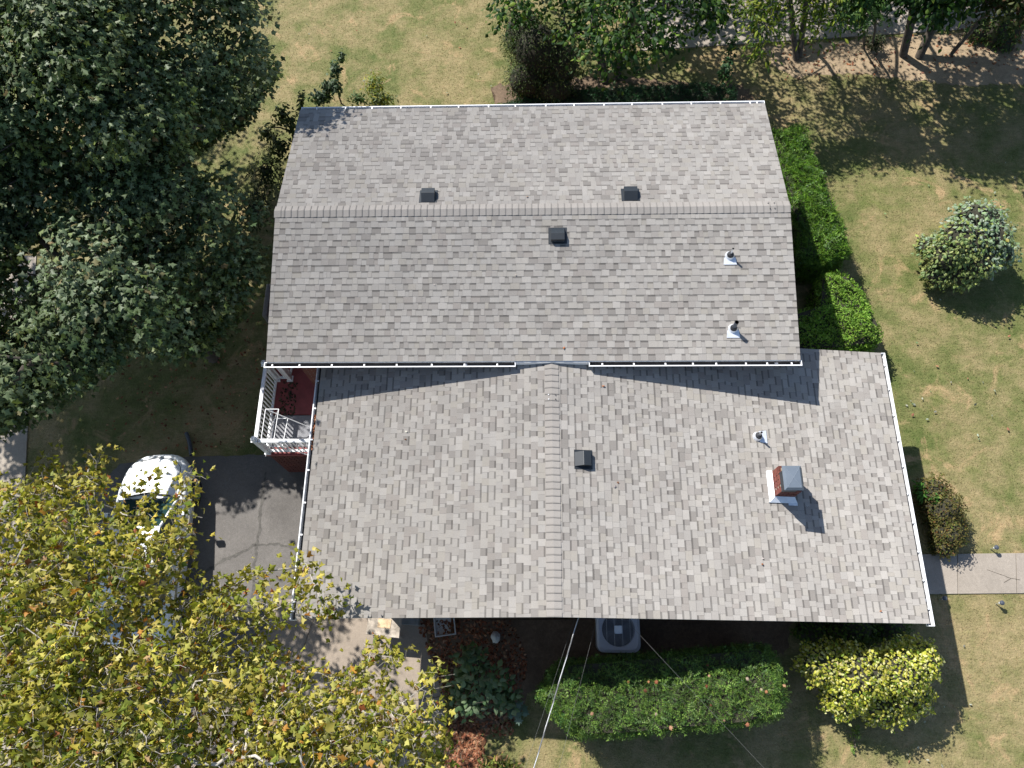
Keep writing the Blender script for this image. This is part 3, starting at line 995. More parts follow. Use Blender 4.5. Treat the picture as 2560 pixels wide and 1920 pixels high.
# armchair by the left wall
cx, cy = -7.25, 8.02
cz = gz(cx)
ac = empty('patio_armchair', (cx, cy, cz), 'taupe resin patio armchair with grey cushion against the left house wall', 'armchair')
mb = MB(); mb.box((-0.52, -0.5, 0.05), (-0.38, 0.5, 0.72)); mb.build('backrest', M['wicker'], ac, bevel=0.03)
for y in (-0.5, 0.38):
    mb = MB(); mb.box((-0.38, y, 0.05), (0.4, y + 0.12, 0.6)); mb.build('armrest', M['wicker'], ac, bevel=0.03)
mb = MB(); mb.box((-0.38, -0.38, 0.05), (0.38, 0.38, 0.28)); mb.build('seat', M['wicker'], ac)
mb = MB(); mb.box((-0.37, -0.37, 0.28), (0.40, 0.37, 0.42)); mb.build('cushion', M['cushion'], ac, bevel=0.04)

# air conditioner
acx, acy = 1.50, -0.58
acz = gz(acx)
a_ = empty('air_conditioner', (acx, acy, acz), 'grey outdoor air conditioning unit half under the roof edge', 'air conditioner')
def rrect(w, d, r, z, n=6, inset=0.0):
    pts = []
    for cx_, cy_, t0_ in ((w - r, d - r, 0), (-w + r, d - r, 90), (-w + r, -d + r, 180), (w - r, -d + r, 270)):
        for k in range(n + 1):
            t = R_(t0_ + 90 * k / n)
            pts.append((cx_ + r * math.cos(t), cy_ + r * math.sin(t), z))
    return pts
mb = MB()
mb.grid([rrect(0.46, 0.46, 0.16, z) for z in (0.03, 0.66)], (0.9, 0.9, 0.9), close=True)
mb.build('cabinet', M['acbody'], a_)
mb = MB()
for k in range(16):
    mb.grid([rrect(0.466, 0.466, 0.163, 0.06 + k * 0.037), rrect(0.466, 0.466, 0.163, 0.075 + k * 0.037)], (0.6, 0.6, 0.6), close=True)
mb.build('side_louvre', M['acbody'], a_)
mb = MB()
circ = lambda r, z: [(math.cos(t) * r, math.sin(t) * r, z) for t in [R_(90 * c_ + 90 * (k_ + 0.5) / 7) for c_ in range(4) for k_ in range(7)]]
mb.grid([rrect(0.485, 0.485, 0.17, 0.64), rrect(0.485, 0.485, 0.17, 0.70), rrect(0.43, 0.43, 0.15, 0.745), circ(0.37, 0.735), circ(0.36, 0.69), circ(0.36, 0.5)], close=True)
mb.build('top_cover', M['acbody'], a_, smooth=False)
mb = MB(); mb.face(circ(0.36, 0.52)); mb.build('fan_well', M['darkmetal'], a_)
mb = MB()
for k in range(-17, 18):
    y = k * 0.0205
    x = math.sqrt(max(0.365 ** 2 - y * y, 0))
    mb.tube([(-x, y, 0.735), (x, y, 0.735)], 0.0032, 4, cap=False)
for x in (-0.26, -0.09, 0.09, 0.26):
    y = math.sqrt(0.365 ** 2 - x * x)
    mb.tube([(x, -y, 0.741), (x, y, 0.741)], 0.005, 4, cap=False)
mb.build('fan_grille', M['acbody'], a_)
mb = MB(); mb.box((-0.085, -0.085, 0.742), (0.085, 0.085, 0.752), (1.9, 1.95, 1.9)); mb.build('badge', M['acbody'], a_, bevel=0.02)
mb = MB()
for k in range(4):
    t = k * math.pi / 2 + 0.4
    c, s = math.cos(t), math.sin(t)
    mb.face([(0.06 * c, 0.06 * s, 0.60), (0.33 * c - 0.09 * s, 0.33 * s + 0.09 * c, 0.585), (0.34 * c + 0.07 * s, 0.34 * s - 0.07 * c, 0.63), (0.1 * c + 0.05 * s, 0.1 * s - 0.05 * c, 0.62)], (3, 3, 3))
mb.build('fan_blade', M['darkmetal'], a_)

# worn work table with a smaller crate on the ground beside it
tz = gz(-3.85)
tb = empty('work_table', (-3.84, -0.42, tz), 'weathered low work table with peeling top by the garage corner', 'table', rz=R_(-6))
mb = MB(); mb.box((-0.38, -0.32, 0.66), (0.40, 0.34, 0.70)); mb.build('tabletop', M['wood'], tb, bevel=0.008)
mb = MB(); mb.box((-0.14, -0.14, 0.701), (0.16, 0.06, 0.709), (1.4, 1.2, 0.9)); mb.build('bare_patch', M['wood'], tb)
for x in (-0.33, 0.34):
    for y in (-0.27, 0.29):
        mb = MB(); mb.box((x - 0.025, y - 0.025, 0.0), (x + 0.025, y + 0.025, 0.66)); mb.build('leg', M['wood'], tb)
mb = MB(); mb.tube([(-0.2, -0.32, 0.67), (-0.2, -0.37, 0.66), (-0.06, -0.37, 0.66), (-0.06, -0.32, 0.67)], 0.009, 6); mb.build('handle', M['blackplastic'], tb)
bx = empty('storage_box', (-3.3, -0.3, gz(-3.3)), 'small slate grey storage box in the shade behind the table', 'box', rz=R_(-3))
mb = MB(); mb.box((-0.2, -0.15, 0.0), (0.2, 0.2, 0.34)); mb.build('box_body', M['bin'], bx, bevel=0.012)
mb = MB(); mb.box((-0.215, -0.165, 0.34), (0.215, 0.215, 0.37)); mb.build('lid', M['bin'], bx, bevel=0.01)
bn = empty('plastic_tray', (-2.50, -0.45, gz(-2.5)), 'shallow grey plastic tray with a white rim on the shaded leaf litter', 'tray', rz=R_(8))
mb = MB()
mb.grid([[(-0.2, -0.2, 0.01), (0.2, -0.2, 0.01), (0.2, 0.24, 0.01), (-0.2, 0.24, 0.01)], [(-0.23, -0.23, 0.13), (0.23, -0.23, 0.13), (0.23, 0.27, 0.13), (-0.23, 0.27, 0.13)]], close=True)
mb.face([(-0.2, -0.2, 0.012), (0.2, -0.2, 0.012), (0.2, 0.24, 0.012), (-0.2, 0.24, 0.012)])
mb.build('tray_body', M['bag'], bn)
mb = MB()
for a, b in (((-0.25, -0.25), (0.25, -0.225)), ((-0.25, 0.265), (0.25, 0.29)), ((-0.25, -0.225), (-0.225, 0.265)), ((0.225, -0.225), (0.25, 0.265))):
    mb.box((a[0], a[1], 0.125), (b[0], b[1], 0.14))
mb.build('rim', M['bag'], bn)
# crumpled bag
mb = MB()
rows = []
for i in range(9):
    f = i / 8
    r = 0.13 * math.sin(math.pi * min(0.02 + f * 0.98, 1)) ** 0.6 * (1 - 0.45 * f)
    rows.append([(math.cos(t) * r * random.uniform(0.75, 1.2), math.sin(t) * r * random.uniform(0.8, 1.25) * 1.2, 0.005 + 0.24 * f) for t in np.linspace(0, 2 * math.pi, 13)[:-1]])
mb.grid(rows, close=True); mb.face(rows[-1])
b_ = at(1238, 1592, 0.1)
o = mb.build('plastic_bag', M['bag']); o.location = (b_.x, b_.y, gz(b_.x))
tag(o, 'crumpled pale plastic bag lying on the dark bed under the eave', 'bag')
# black drain pipe on the lawn
a, b = at(468, 1084), at(482, 1140)
pts = [a.lerp(b, t) for t in np.linspace(0, 1, 31)]
mb = MB()
mb.tube([(p.x + 0.02 * math.sin(4 * k / 30), p.y, gz(p.x) + 0.062) for k, p in enumerate(pts)], [0.048 + 0.006 * (k % 2) for k in range(31)], 12)
o = mb.build('drain_pipe', M['pot']); tag(o, 'black corrugated drain pipe lying on the shaded grass by the driveway', 'pipe')

# solar path lights
sl = None
for (u, v), lab in (((2486, 1370), 'dark topped solar path light on the grass just above the front path'),
                    ((2500, 1508), 'dark topped solar path light standing in the sunny grass below the front path'),
                    ((2361, 1496), 'solar path light at the edge of the roof shadow by the front path')):
    g = at(u, v, gz(10) + 0.18); g.z = gz(g.x)
    if sl is None:
        sl = empty('path_light', g, lab, 'path light', 'solar lights along the front path')
        mb = MB(); mb.tube([(0, 0, 0), (0, 0, 0.16)], 0.012, 8); mb.build('stake', M['steel'], sl)
        mb = MB(); mb.tube([(0, 0, 0.15), (0, 0, 0.18), (0, 0, 0.25)], [0.02, 0.032, 0.036], 12, (1.3, 1.3, 1.3)); mb.build('lens', M['lamp'], sl)
        mb = MB(); mb.tube([(0, 0, 0.25), (0, 0, 0.265), (0, 0, 0.285), (0, 0, 0.295)], [0.052, 0.054, 0.042, 0.015], 14); mb.build('cap', M['pot'], sl)
    else:
        o = sl.copy(); col.objects.link(o); o.location = g; o['label'] = lab
        for c in sl.children:
            d = c.copy(); col.objects.link(d); d.parent = o

# overhead cables from the gable to a pole outside the picture
def cable(name, a, b, sag, r, mat, label, twist=False):
    a, b = Vector(a), Vector(b)
    n = 80
    mb = MB()
    pts = [a.lerp(b, t) - Vector((0, 0, sag * 4 * t * (1 - t))) for t in np.linspace(0, 1, n)]
    if twist:
        for ph in (0, 2 * math.pi / 3, 4 * math.pi / 3):
            q = []
            for k, p in enumerate(pts):
                w = ph + k * 0.42
                q.append(p + Vector((math.cos(w), 0, math.sin(w))) * r * 0.8)
            mb.tube(q, r, 6, (1, 1, 1) if ph == 0 else (0.25, 0.25, 0.25))
    else:
        mb.tube(pts, r, 6)
    o = mb.build(name, mat, smooth=False)
    tag(o, label, 'cable')
def far(u, v, z): return at(u, v, z)
def ext(a, b, k=1.6): return Vector(a) + (Vector(b) - Vector(a)) * k
a = at(1450, 1530, 3.5); b = at(1335, 1920, 4.0); cable('service_cable', a, ext(a, b), 0.12, 0.007, M['cable'], 'thick twisted silver service cable from the gable over the hedge', True)
a = at(1404, 1648, 3.2); a0 = at(1440, 1535, 3.1); b = at(1290, 1990, 4.0); cable('phone_cable', a0, ext(a0, b, 1.3), 0.06, 0.0017, M['wire'], 'thin grey cable just left of the thick silver service cable')
a = at(1495, 1535, 3.2); b = at(1398, 1920, 3.8); cable('phone_cable', a, ext(a, b), 0.08, 0.0018, M['wire'], 'thin grey cable right of the thick service cable near the air conditioner')
a = at(1560, 1545, 3.2); b = at(1930, 1940, 4.2); cable('guy_wire', a, ext(a, b), 0.04, 0.0017, M['wire'], 'thin wire slanting right over the air conditioner and the hedge')

# ------------------------------------------------------------------ white car under the yellow tree
crx, cry = -9.86, 1.33
cr_ = empty('parked_car', (crx, cry, gz(crx)), 'white car parked on the driveway half under the yellow tree', 'car', rz=R_(2))
HL, HW = 2.36, 0.90
# lower body stations along the length: y, half width, sill z, belt z, crown of the deck
ST = [(-2.36, 0.55, 0.45, 0.72, 0.78), (-2.28, 0.72, 0.30, 0.86, 0.92), (-2.0, 0.84, 0.24, 0.95, 1.0), (-1.4, 0.89, 0.22, 0.97, 1.02), (-0.5, 0.90, 0.20, 0.97, 1.02), (0.5, 0.90, 0.20, 0.96, 1.01),
      (1.0, 0.895, 0.22, 0.93, 1.01), (1.4, 0.88, 0.24, 0.89, 0.985), (1.8, 0.82, 0.26, 0.82, 0.92), (2.05, 0.73, 0.28, 0.75, 0.83), (2.22, 0.60, 0.32, 0.68, 0.74), (2.32, 0.44, 0.36, 0.62, 0.66), (2.37, 0.24, 0.42, 0.56, 0.58)]
mb = MB(); rows = []
for y, w, z0, zb, zc in ST:
    r = []
    for f, zz in ((0.0, z0), (0.86, z0), (0.97, z0 + 0.1), (1.0, z0 + (zb - z0) * 0.55), (0.985, zb - 0.06), (0.93, zb), (0.75, zb + (zc - zb) * 0.55), (0.4, zc - 0.008), (0.0, zc)):
        r.append((w * f, y, zz))
    rows.append(r + [(-x, yy, zz) for x, yy, zz in r[::-1][1:]])
mb.grid(rows[::-1]); mb.face(rows[0]); mb.face(rows[-1][::-1])
body = mb.build('body', M['paint'], cr_, smooth=True)
# greenhouse
GH = [(-2.02, 0.70, 0.99, 0.70), (-1.55, 0.72, 1.42, 0.60), (-0.7, 0.74, 1.50, 0.62), (0.15, 0.74, 1.48, 0.60), (0.35, 0.745, 1.44, 0.60), (1.12, 0.76, 1.0, 0.74)]
mb = MB(); rows = []
for y, wb, zt, wt in GH:
    rows.append([(wb, y, 0.97), (wt, y, zt - 0.03), (wt * 0.8, y, zt), (0, y, zt + 0.015), (-wt * 0.8, y, zt), (-wt, y, zt - 0.03), (-wb, y, 0.97)])
gl = MB()
for i in range(len(rows) - 1):
    for k in range(6):
        q = [rows[i][k], rows[i][k + 1], rows[i + 1][k + 1], rows[i + 1][k]]
        if i in (0, 4) or k in (0, 5): gl.face(q[::-1])
        else: mb.face(q[::-1])
gl.build('side_glass', M['carglass'], cr_)
mb.build('roof', M['paint'], cr_, smooth=True)
for s in (1, -1):
    for a, b, r in ((Vector((s * 0.60, 0.35, 1.41)), Vector((s * 0.75, 1.12, 1.0)), 0.035), (Vector((s * 0.70, -2.02, 0.96)), Vector((s * 0.60, -1.55, 1.39)), 0.035), (Vector((s * 0.735, -0.6, 0.97)), Vector((s * 0.62, -0.6, 1.47)), 0.03)):
        mb = MB(); mb.tube([a, b], r, 6); mb.build('pillar', M['paint'], cr_)
mb = MB()
mb.tube([(-0.62, 1.16, 1.012), (0, 1.26, 1.03), (0.62, 1.16, 1.012)], 0.022, 6)
mb.tube([(-0.1, 1.22, 1.04), (0.5, 1.02, 1.10)], 0.010, 5); mb.tube([(-0.55, 1.16, 1.04), (0.0, 0.98, 1.12)], 0.010, 5)
mb.build('wiper', M['blackplastic'], cr_)
for s in (1, -1):
    mb = MB()
    mb.grid([[(s * (0.90 + f), 0.72 + dy, 1.0 + dz) for dy, dz in ((-.05, -.06), (.05, -.07), (.08, 0.02), (0.03, 0.09), (-.05, 0.08))] for f in (0.0, 0.17)], close=True)
    mb.face([(s * 1.07, 0.72 + dy, 1.0 + dz) for dy, dz in ((-.05, -.06), (.05, -.07), (.08, 0.02), (0.03, 0.09), (-.05, 0.08))])
    mb.build('wing_mirror', M['paint'], cr_, bevel=0.01)
    mb = MB()
    mb.hexa([(s * 0.45, 2.17, 0.60), (s * 0.73, 1.95, 0.62), (s * 0.78, 1.80, 0.64), (s * 0.48, 2.02, 0.62), (s * 0.45, 2.215, 0.71), (s * 0.735, 1.985, 0.755), (s * 0.79, 1.80, 0.80), (s * 0.50, 2.05, 0.80)])
    mb.build('headlight', M['lamp'], cr_, bevel=0.015)
    for y in (1.42, -1.38):
        mb = MB(); mb.tube([(s * 0.70, y, 0.33), (s * 0.90, y, 0.33)], 0.325, 22)
        w = mb.build('wheel', M['rubber'], cr_)
        mb = MB(); mb.tube([(s * 0.895, y, 0.33), (s * 0.908, y, 0.33)], 0.21, 18); mb.build('rim', M['silver'], w)
mb = MB()
for s in (1, -1):
    mb.tube([(s * 0.66, 1.16, 1.003), (s * 0.70, 1.5, 0.958), (s * 0.62, 1.95, 0.83), (s * 0.44, 2.16, 0.765)], 0.006, 5, (0.3, 0.3, 0.3))
mb.tube([(-0.44, 2.16, 0.765), (0, 2.25, 0.745), (0.44, 2.16, 0.765)], 0.008, 5, (0.3, 0.3, 0.3))
mb.build('bonnet_seam', M['blackplastic'], cr_)

# ------------------------------------------------------------------ plants: leaf shapes and generators
def shape_maple(lobes=5):
    pts = [(0, -0.42), (0.10, -0.18), (0.34, -0.30), (0.30, -0.04), (0.56, 0.08), (0.30, 0.20), (0.34, 0.40), (0.14, 0.30), (0, 0.62),
           (-0.14, 0.30), (-0.34, 0.40), (-0.30, 0.20), (-0.56, 0.08), (-0.30, -0.04), (-0.34, -0.30), (-0.10, -0.18)]
    v = [(x, y, -0.35 * abs(x) - 0.12 * y * y) for x, y in pts] + [(0, 0.05, 0.04)]
    n = len(pts)
    f = [(i, (i + 1) % n, n) for i in range(n)]
    return np.array(v, float), np.array(f)


def shape_oval(w=0.5, fold=0.25):
    v = [(0, -0.5, 0), (w * 0.5, -0.12, -fold * w), (w * 0.42, 0.2, -fold * w), (0, 0.55, -0.08), (-w * 0.42, 0.2, -fold * w), (-w * 0.5, -0.12, -fold * w), (0, 0, 0.03)]
    f = [(0, 1, 6), (1, 2, 6), (2, 3, 6), (3, 4, 6), (4, 5, 6), (5, 0, 6)]
    return np.array(v, float), np.array(f)


def shape_blade(w=0.22):
    v = [(0, -0.5, 0), (w, 0.0, -0.03), (0, 0.5, -0.06), (-w, 0.0, -0.03)]
    return np.array(v, float), np.array([(0, 1, 2), (0, 2, 3)])


def shape_sprig(n=4):
    """a needle shoot: a stem with pairs of short needles, drooping tip"""
    v, f = [], []
    for k in range(n):
        y = -0.5 + k / (n - 1) * 0.85
        L = 0.22 * (1 - 0.5 * k / n)
        for s in (1, -1):
            b = len(v)
            v += [(0, y, 0), (s * L, y + 0.16, 0.02), (0, y + 0.13, 0)]
            f.append((b, b + 1, b + 2))
    b = len(v); v += [(0.02, -0.5, 0), (0, 0.55, -0.05), (-0.02, -0.5, 0)]; f.append((b, b + 1, b + 2))
    return np.array(v, float), np.array(f)


def shape_compound(n=5):
    """a feather of leaflets"""
    v, f = [], []
    lv, lf = shape_oval(0.42, 0.15)
    for k in range(n):
        y = -0.4 + 0.8 * k / n
        for s in (1, -1):
            b = len(v)
            for x, yy, zz in lv:
                X = s * (yy + 0.5) * 0.34; Y = y + (yy + 0.5) * 0.12 + s * 0 + x * 0.34
                v.append((X, Y, zz * 0.3 - abs(X) * 0.15))
            f += [tuple(b + i for i in t) for t in lf]
    return np.array(v, float), np.array(f)


def curled(shape, fold, droop, sx=1.0):
    v, f = shape
    v = v.copy()
    v[:, 2] += -fold * np.abs(v[:, 0]) - droop * (v[:, 1] + 0.4) ** 2
    v[:, 0] *= sx
    return v, f


MAPLE, OVAL, NARROW, BLADE, SPRIG, COMP = shape_maple(), shape_oval(0.62), shape_oval(0.34), shape_blade(), shape_sprig(), shape_compound()
def shape_simple_maple():
    pts = [(0, -0.42), (0.30, -0.30), (0.24, -0.02), (0.56, 0.12), (0.24, 0.24), (0, 0.62), (-0.24, 0.24), (-0.56, 0.12), (-0.24, -0.02), (-0.30, -0.30)]
    v = [(x, y, -0.4 * abs(x) - 0.15 * y * y) for x, y in pts]
    return np.array(v, float), np.array([(0, i, i + 1) for i in range(1, 9)])


MAPLE_S = shape_simple_maple()
MAPLE_S2 = curled(MAPLE_S, 0.4, 0.25, 0.85)
MAPLE_S3 = curled(MAPLE_S, 0.9, 0.5, 0.7)
MAPLE2 = curled(MAPLE, 0.45, 0.25, 0.85)
MAPLE3 = curled(MAPLE, 0.9, 0.5, 0.7)


def norm(a):
    return a / np.maximum(np.linalg.norm(a, axis=1, keepdims=True), 1e-9)


def frames(nrm, along=None, spin=None):
    """rotation matrices with local z = nrm; local y as near to along as can be (random if none)"""
    n = norm(nrm)
    if along is None:
        along = rng.normal(size=n.shape)
    y = norm(along - n * (along * n).sum(1, keepdims=True))
    x = np.cross(y, n)
    return np.stack([x, y, n], axis=2)


def leaf_mesh(name, shape, pos, rot, size, tint, mat):
    v0, f0 = shape
    nv, nf, n = len(v0), len(f0), len(pos)
    V = np.einsum('nij,kj->nki', rot, v0) * size[:, None, None] + pos[:, None, :]
    F = f0[None, :, :] + (np.arange(n) * nv)[:, None, None]
    me = bpy.data.meshes.new(name)
    me.vertices.add(n * nv); me.vertices.foreach_set('co', V.astype(np.float32).ravel())
    me.loops.add(n * nf * 3); me.loops.foreach_set('vertex_index', F.astype(np.int32).ravel())
    me.polygons.add(n * nf)
    me.polygons.foreach_set('loop_start', np.arange(0, n * nf * 3, 3, dtype=np.int32))
    me.polygons.foreach_set('loop_total', np.full(n * nf, 3, dtype=np.int32))
    a = me.attributes.new('tint', 'FLOAT_COLOR', 'FACE')
    T = np.ones((n, nf, 4), np.float32); T[:, :, :3] = tint[:, None, :]
    a.data.foreach_set('color', T.ravel())
    me.materials.append(mat)
    me.update(); me.validate()
    return me


def palette(n, cols, weights=None, jit=0.18):
    c = np.array(cols, float)
    w = np.array(weights, float) if weights is not None else np.ones(len(c))
    k = rng.choice(len(c), size=n, p=w / w.sum())
    return c[k] * (1 + rng.uniform(-jit, jit, (n, 1))) * (1 + rng.uniform(-0.06, 0.06, (n, 3)))


def in_poly(px, py, poly):
    poly = np.asarray(poly, float)
    inside = np.zeros(len(px), bool)
    j = len(poly) - 1
    for i in range(len(poly)):
        xi, yi = poly[i]; xj, yj = poly[j]
        c = ((yi > py) != (yj > py)) & (px < (xj - xi) * (py - yi) / (yj - yi + 1e-12) + xi)
        inside ^= c; j = i
    return inside


def edge_dist(px, py, poly):
    poly = np.asarray(poly, float)
    d = np.full(len(px), 1e9)
    for i in range(len(poly)):
        a = poly[i]; b = poly[(i + 1) % len(poly)]
        ab = b - a
        t = np.clip(((px - a[0]) * ab[0] + (py - a[1]) * ab[1]) / (ab @ ab + 1e-9), 0, 1)
        d = np.minimum(d, np.hypot(px - a[0] - t * ab[0], py - a[1] - t * ab[1]))
    return d


CR = np.array(CAMR); CC = np.array(CAM)


def at_np(u, v, z):
    d = np.stack([(u - 1280) / FPX, -(v - 960) / FPX, -np.ones(len(u))], 1) @ CR.T
    t = (z - CC[2]) / d[:, 2]
    return CC + d * t[:, None]


def shade_at(P, z):
    """where the shadow of points P falls at height z"""
    L = np.array(LDIR)
    t = (P[:, 2] - z) / -L[2]
    return P + L * t[:, None]


def shade_px(P, z):
    uvz = (shade_at(P, z) - CC) @ CR
    return 1280 + FPX * uvz[:, 0] / -uvz[:, 2], 960 - FPX * uvz[:, 1] / -uvz[:, 2]


# --- branching: every leaf cluster hangs on a twig that grows from the trunk
def branching(root_pts, targets, mat, parent, tips=0.006, thick=1.0, names=('trunk', 'limb'), seg=0.45, split=0.022):
    nodes = [np.array(p, float) for p in root_pts]
    par = [-1] + list(range(len(root_pts) - 1))
    base = nodes[0]
    targets = sorted(targets, key=lambda t: np.linalg.norm(t - nodes[-1]))
    ends = []
    arr = np.array(nodes)
    for t in targets:
        d = np.linalg.norm(arr - t, axis=1)
        below = np.maximum(0, arr[:, 2] - t[2])
        d = d + 0.7 * below + np.where(np.arange(len(arr)) < max(1, len(root_pts) // 2), 1.5, 0)
        k = int(np.argmin(d))
        a = nodes[k]
        L = np.linalg.norm(t - a)
        n = max(1, int(L / 0.3))
        last = k
        new = []
        for i in range(1, n + 1):
            f = i / n
            p = a + (t - a) * f
            if i < n:
                p = p + rng.normal(0, 0.022, 3) * min(L, 1.0) + np.array([0, 0, 0.10 * L * math.sin(math.pi * f)])
            nodes.append(p); par.append(last); last = len(nodes) - 1; new.append(p)
        arr = np.vstack([arr, np.array(new)])
        ends.append(last)
    r2 = np.zeros(len(nodes))
    for e in ends: r2[e] += tips ** 2
    for i in range(len(nodes) - 1, 0, -1):
        r2[i] = max(r2[i], tips ** 2)
        r2[par[i]] += r2[i]
    rad = np.sqrt(r2) * thick
    kids = [[] for _ in nodes]
    for i in range(1, len(nodes)): kids[par[i]].append(i)
    big_, small_ = MB(), MB()
    done = [(0, None)]
    stack = [(0, None)]
    while stack:
        s, prev = stack.pop()
        chain = ([prev] if prev is not None else []) + [s]
        cur = s
        while kids[cur]:
            ks = sorted(kids[cur], key=lambda q: -rad[q])
            for q in ks[1:]: stack.append((q, cur))
            cur = ks[0]; chain.append(cur)
        if len(chain) < 2: continue
        rr = [min(rad[c], rad[chain[1]] if i == 0 and prev is not None else 9) for i, c in enumerate(chain)]
        b = big_ if rr[0] > split else small_
        k = random.uniform(0.85, 1.15)
        b.tube([nodes[c] for c in chain], [max(r, 0.003) for r in rr], 8 if rr[0] > split else 4, (k, k, k), cap=False)
    big_.build(names[0], mat, parent, smooth=True)
    if small_.f: tag(small_.build(names[1], mat, parent), kind='stuff')
    return nodes


def crown_targets(poly, n, ztop, zedge, thick, dome=260.0, reject=None, bias=0.7):
    """cluster centres inside a crown whose outline is given in photo spots; it is highest in the middle;
    clusters that would stand in the way are grown lower"""
    poly = np.asarray(poly, float)
    out = []
    x0, y0 = poly.min(0); x1, y1 = poly.max(0)
    while sum(len(o) for o in out) < n:
        u = rng.uniform(x0, x1, 4000); v = rng.uniform(y0, y1, 4000)
        k = in_poly(u, v, poly); u, v = u[k], v[k]
        d = np.clip(edge_dist(u, v, poly) / dome, 0, 1)
        top = zedge + (ztop - zedge) * np.sqrt(1 - (1 - d) ** 2)
        z = top - thick * (0.25 + 0.75 * d) * rng.uniform(0, 1, len(u)) ** (1 / bias)
        P = at_np(u, v, z)
        if reject is not None:
            for _ in range(14):
                bad = reject(P)
                z = np.where(bad, z - rng.uniform(0.2, 0.5, len(z)), z)
                P = at_np(u, v, z)
            P = P[~reject(P) & (z > 0.7)]
        out.append(P)
    return np.vstack(out)[:n]


def clusters(P, per, spread, flat=0.6):
    n = len(P)
    off = rng.normal(size=(n, per, 3)) * spread
    off[:, :, 2] *= flat
    Q = (P[:, None, :] + off).reshape(-1, 3)
    D = off.reshape(-1, 3)
    return Q, D


def leaf_rot(D, up=1.0, outw=0.6, rnd=0.55):
    nrm = np.array([0, 0, up]) + norm(D) * outw + rng.normal(size=D.shape) * rnd
    al = norm(D) + np.array([0, 0, -0.35]) + rng.normal(size=D.shape) * 0.4
    return frames(nrm, al)


def nearest_leaves(Q, n):
    d = np.linalg.norm(Q - CC, axis=1)
    uvz = (Q - CC) @ CR
    u = 1280 + FPX * uvz[:, 0] / -uvz[:, 2]; v = 960 - FPX * uvz[:, 1] / -uvz[:, 2]
    ok = (u > 0) & (u < 2560) & (v > 0) & (v < 1920)
    d = np.where(ok, d, 1e9)
    return np.argsort(d)[:n]


def place_leaves(root, shape, Q, rot, size, tint, mat, single=0, name='foliage', leafname='leaf'):
    """most leaves as one part, the ones that show largest as single parts"""
    idx = nearest_leaves(Q, single) if single else np.array([], int)
    mask = np.ones(len(Q), bool); mask[idx] = False
    o = link(bpy.data.objects.new(name, leaf_mesh(name, shape, Q[mask], rot[mask], size[mask], tint[mask], mat)), root)
    if single: tag(o, kind='stuff')
    if single:
        q = np.quantile(tint[idx].sum(1), np.linspace(0, 1, 13)) if len(idx) else []
        meshes = []
        order_ = idx[np.argsort(tint[idx].sum(1))]
        groups = np.array_split(order_, 12)
        for g in groups:
            me = leaf_mesh('leaf', shape, np.zeros((1, 3)), np.eye(3)[None], np.ones(1), tint[g[len(g) // 2]][None], mat)
            for i in g:
                ob = bpy.data.objects.new(leafname, me)
                link(ob, root)
                m = Matrix(rot[i].tolist()).to_4x4() @ Matrix.Scale(float(size[i]), 4)
                m.translation = Vector(Q[i])
                ob.matrix_local = m
    return o


def tree_root(name, x, y, label, cat='tree', group=None):
    # children are built in world coordinates: keep the empty's transform out of their way
    o = empty(name, (0, 0, 0), label, cat, group)
    o.location = (x, y, gz(x))
    return o


def fix_children(root):
    inv = Matrix.Translation(-Vector(root.location))
    for c in root.children:
        c.matrix_parent_inverse = inv


# --- the yellow sycamore at the lower left, close to the camera
YPOLY = [(-250, 1215), (0, 1205), (60, 1200), (110, 1180), (150, 1205), (195, 1205), (235, 1140), (255, 1190), (285, 1255), (330, 1262), (390, 1275), (430, 1255), (455, 1200), (475, 1235), (485, 1290), (480, 1340), (470, 1400), (480, 1450),
         (560, 1470), (600, 1445), (660, 1455), (720, 1450), (755, 1435), (790, 1470), (800, 1520), (790, 1535), (720, 1545), (680, 1580), (640, 1600), (690, 1640), (760, 1670), (830, 1680), (880, 1715), (930, 1655), (965, 1660), (970, 1735),
         (1030, 1745), (1065, 1700), (1095, 1720), (1110, 1800), (1115, 1890), (1090, 2050), (600, 2150), (-250, 2150)]


def keep_lit(P):
    u, v = shade_px(P, -0.3)
    return in_poly(u, v, [(520, 1200), (790, 1200), (790, 1500), (700, 1560), (990, 1560), (1030, 1680), (760, 1640), (640, 1560), (520, 1450)])


yr_ = tree_root('sycamore_tree', at(60, 1760).x, at(60, 1760).y, 'big yellow green sycamore with pale branches overhanging the car and driveway')
yp = crown_targets(YPOLY, 1500, 7.2, 4.4, 2.4, 420.0, keep_lit)
tips_ = []
for u, v, z in ((245, 1150, 4.6), (470, 1185, 4.7), (755, 1412, 4.4), (815, 1520, 4.5), (825, 1505, 4.4), (985, 1650, 4.5), (940, 1632, 4.5), (1090, 1690, 4.6), (640, 1430, 4.6), (900, 1690, 4.7), (115, 1160, 4.6), (380, 1215, 4.7)):
    for k in range(3): tips_.append(np.array(at(u + random.uniform(-14, 14), v + random.uniform(-8, 14), z)))
yp = np.vstack([yp, np.array(tips_)])
bx_, by_ = yr_.location.x, yr_.location.y
branching([(bx_, by_, gz(bx_)), (bx_ + 0.05, by_ + 0.05, 1.6), (bx_ + 0.15, by_ + 0.1, 3.0), (bx_ + 0.4, by_ + 0.2, 4.3), (bx_ + 0.8, by_ + 0.2, 5.2)], list(yp), M['palebark'], yr_, 0.0055, 0.8, ('trunk', 'branch'))
Q, D = clusters(yp, 15, 0.17)
tw = MB()          # bare pale twig ends between the leaves
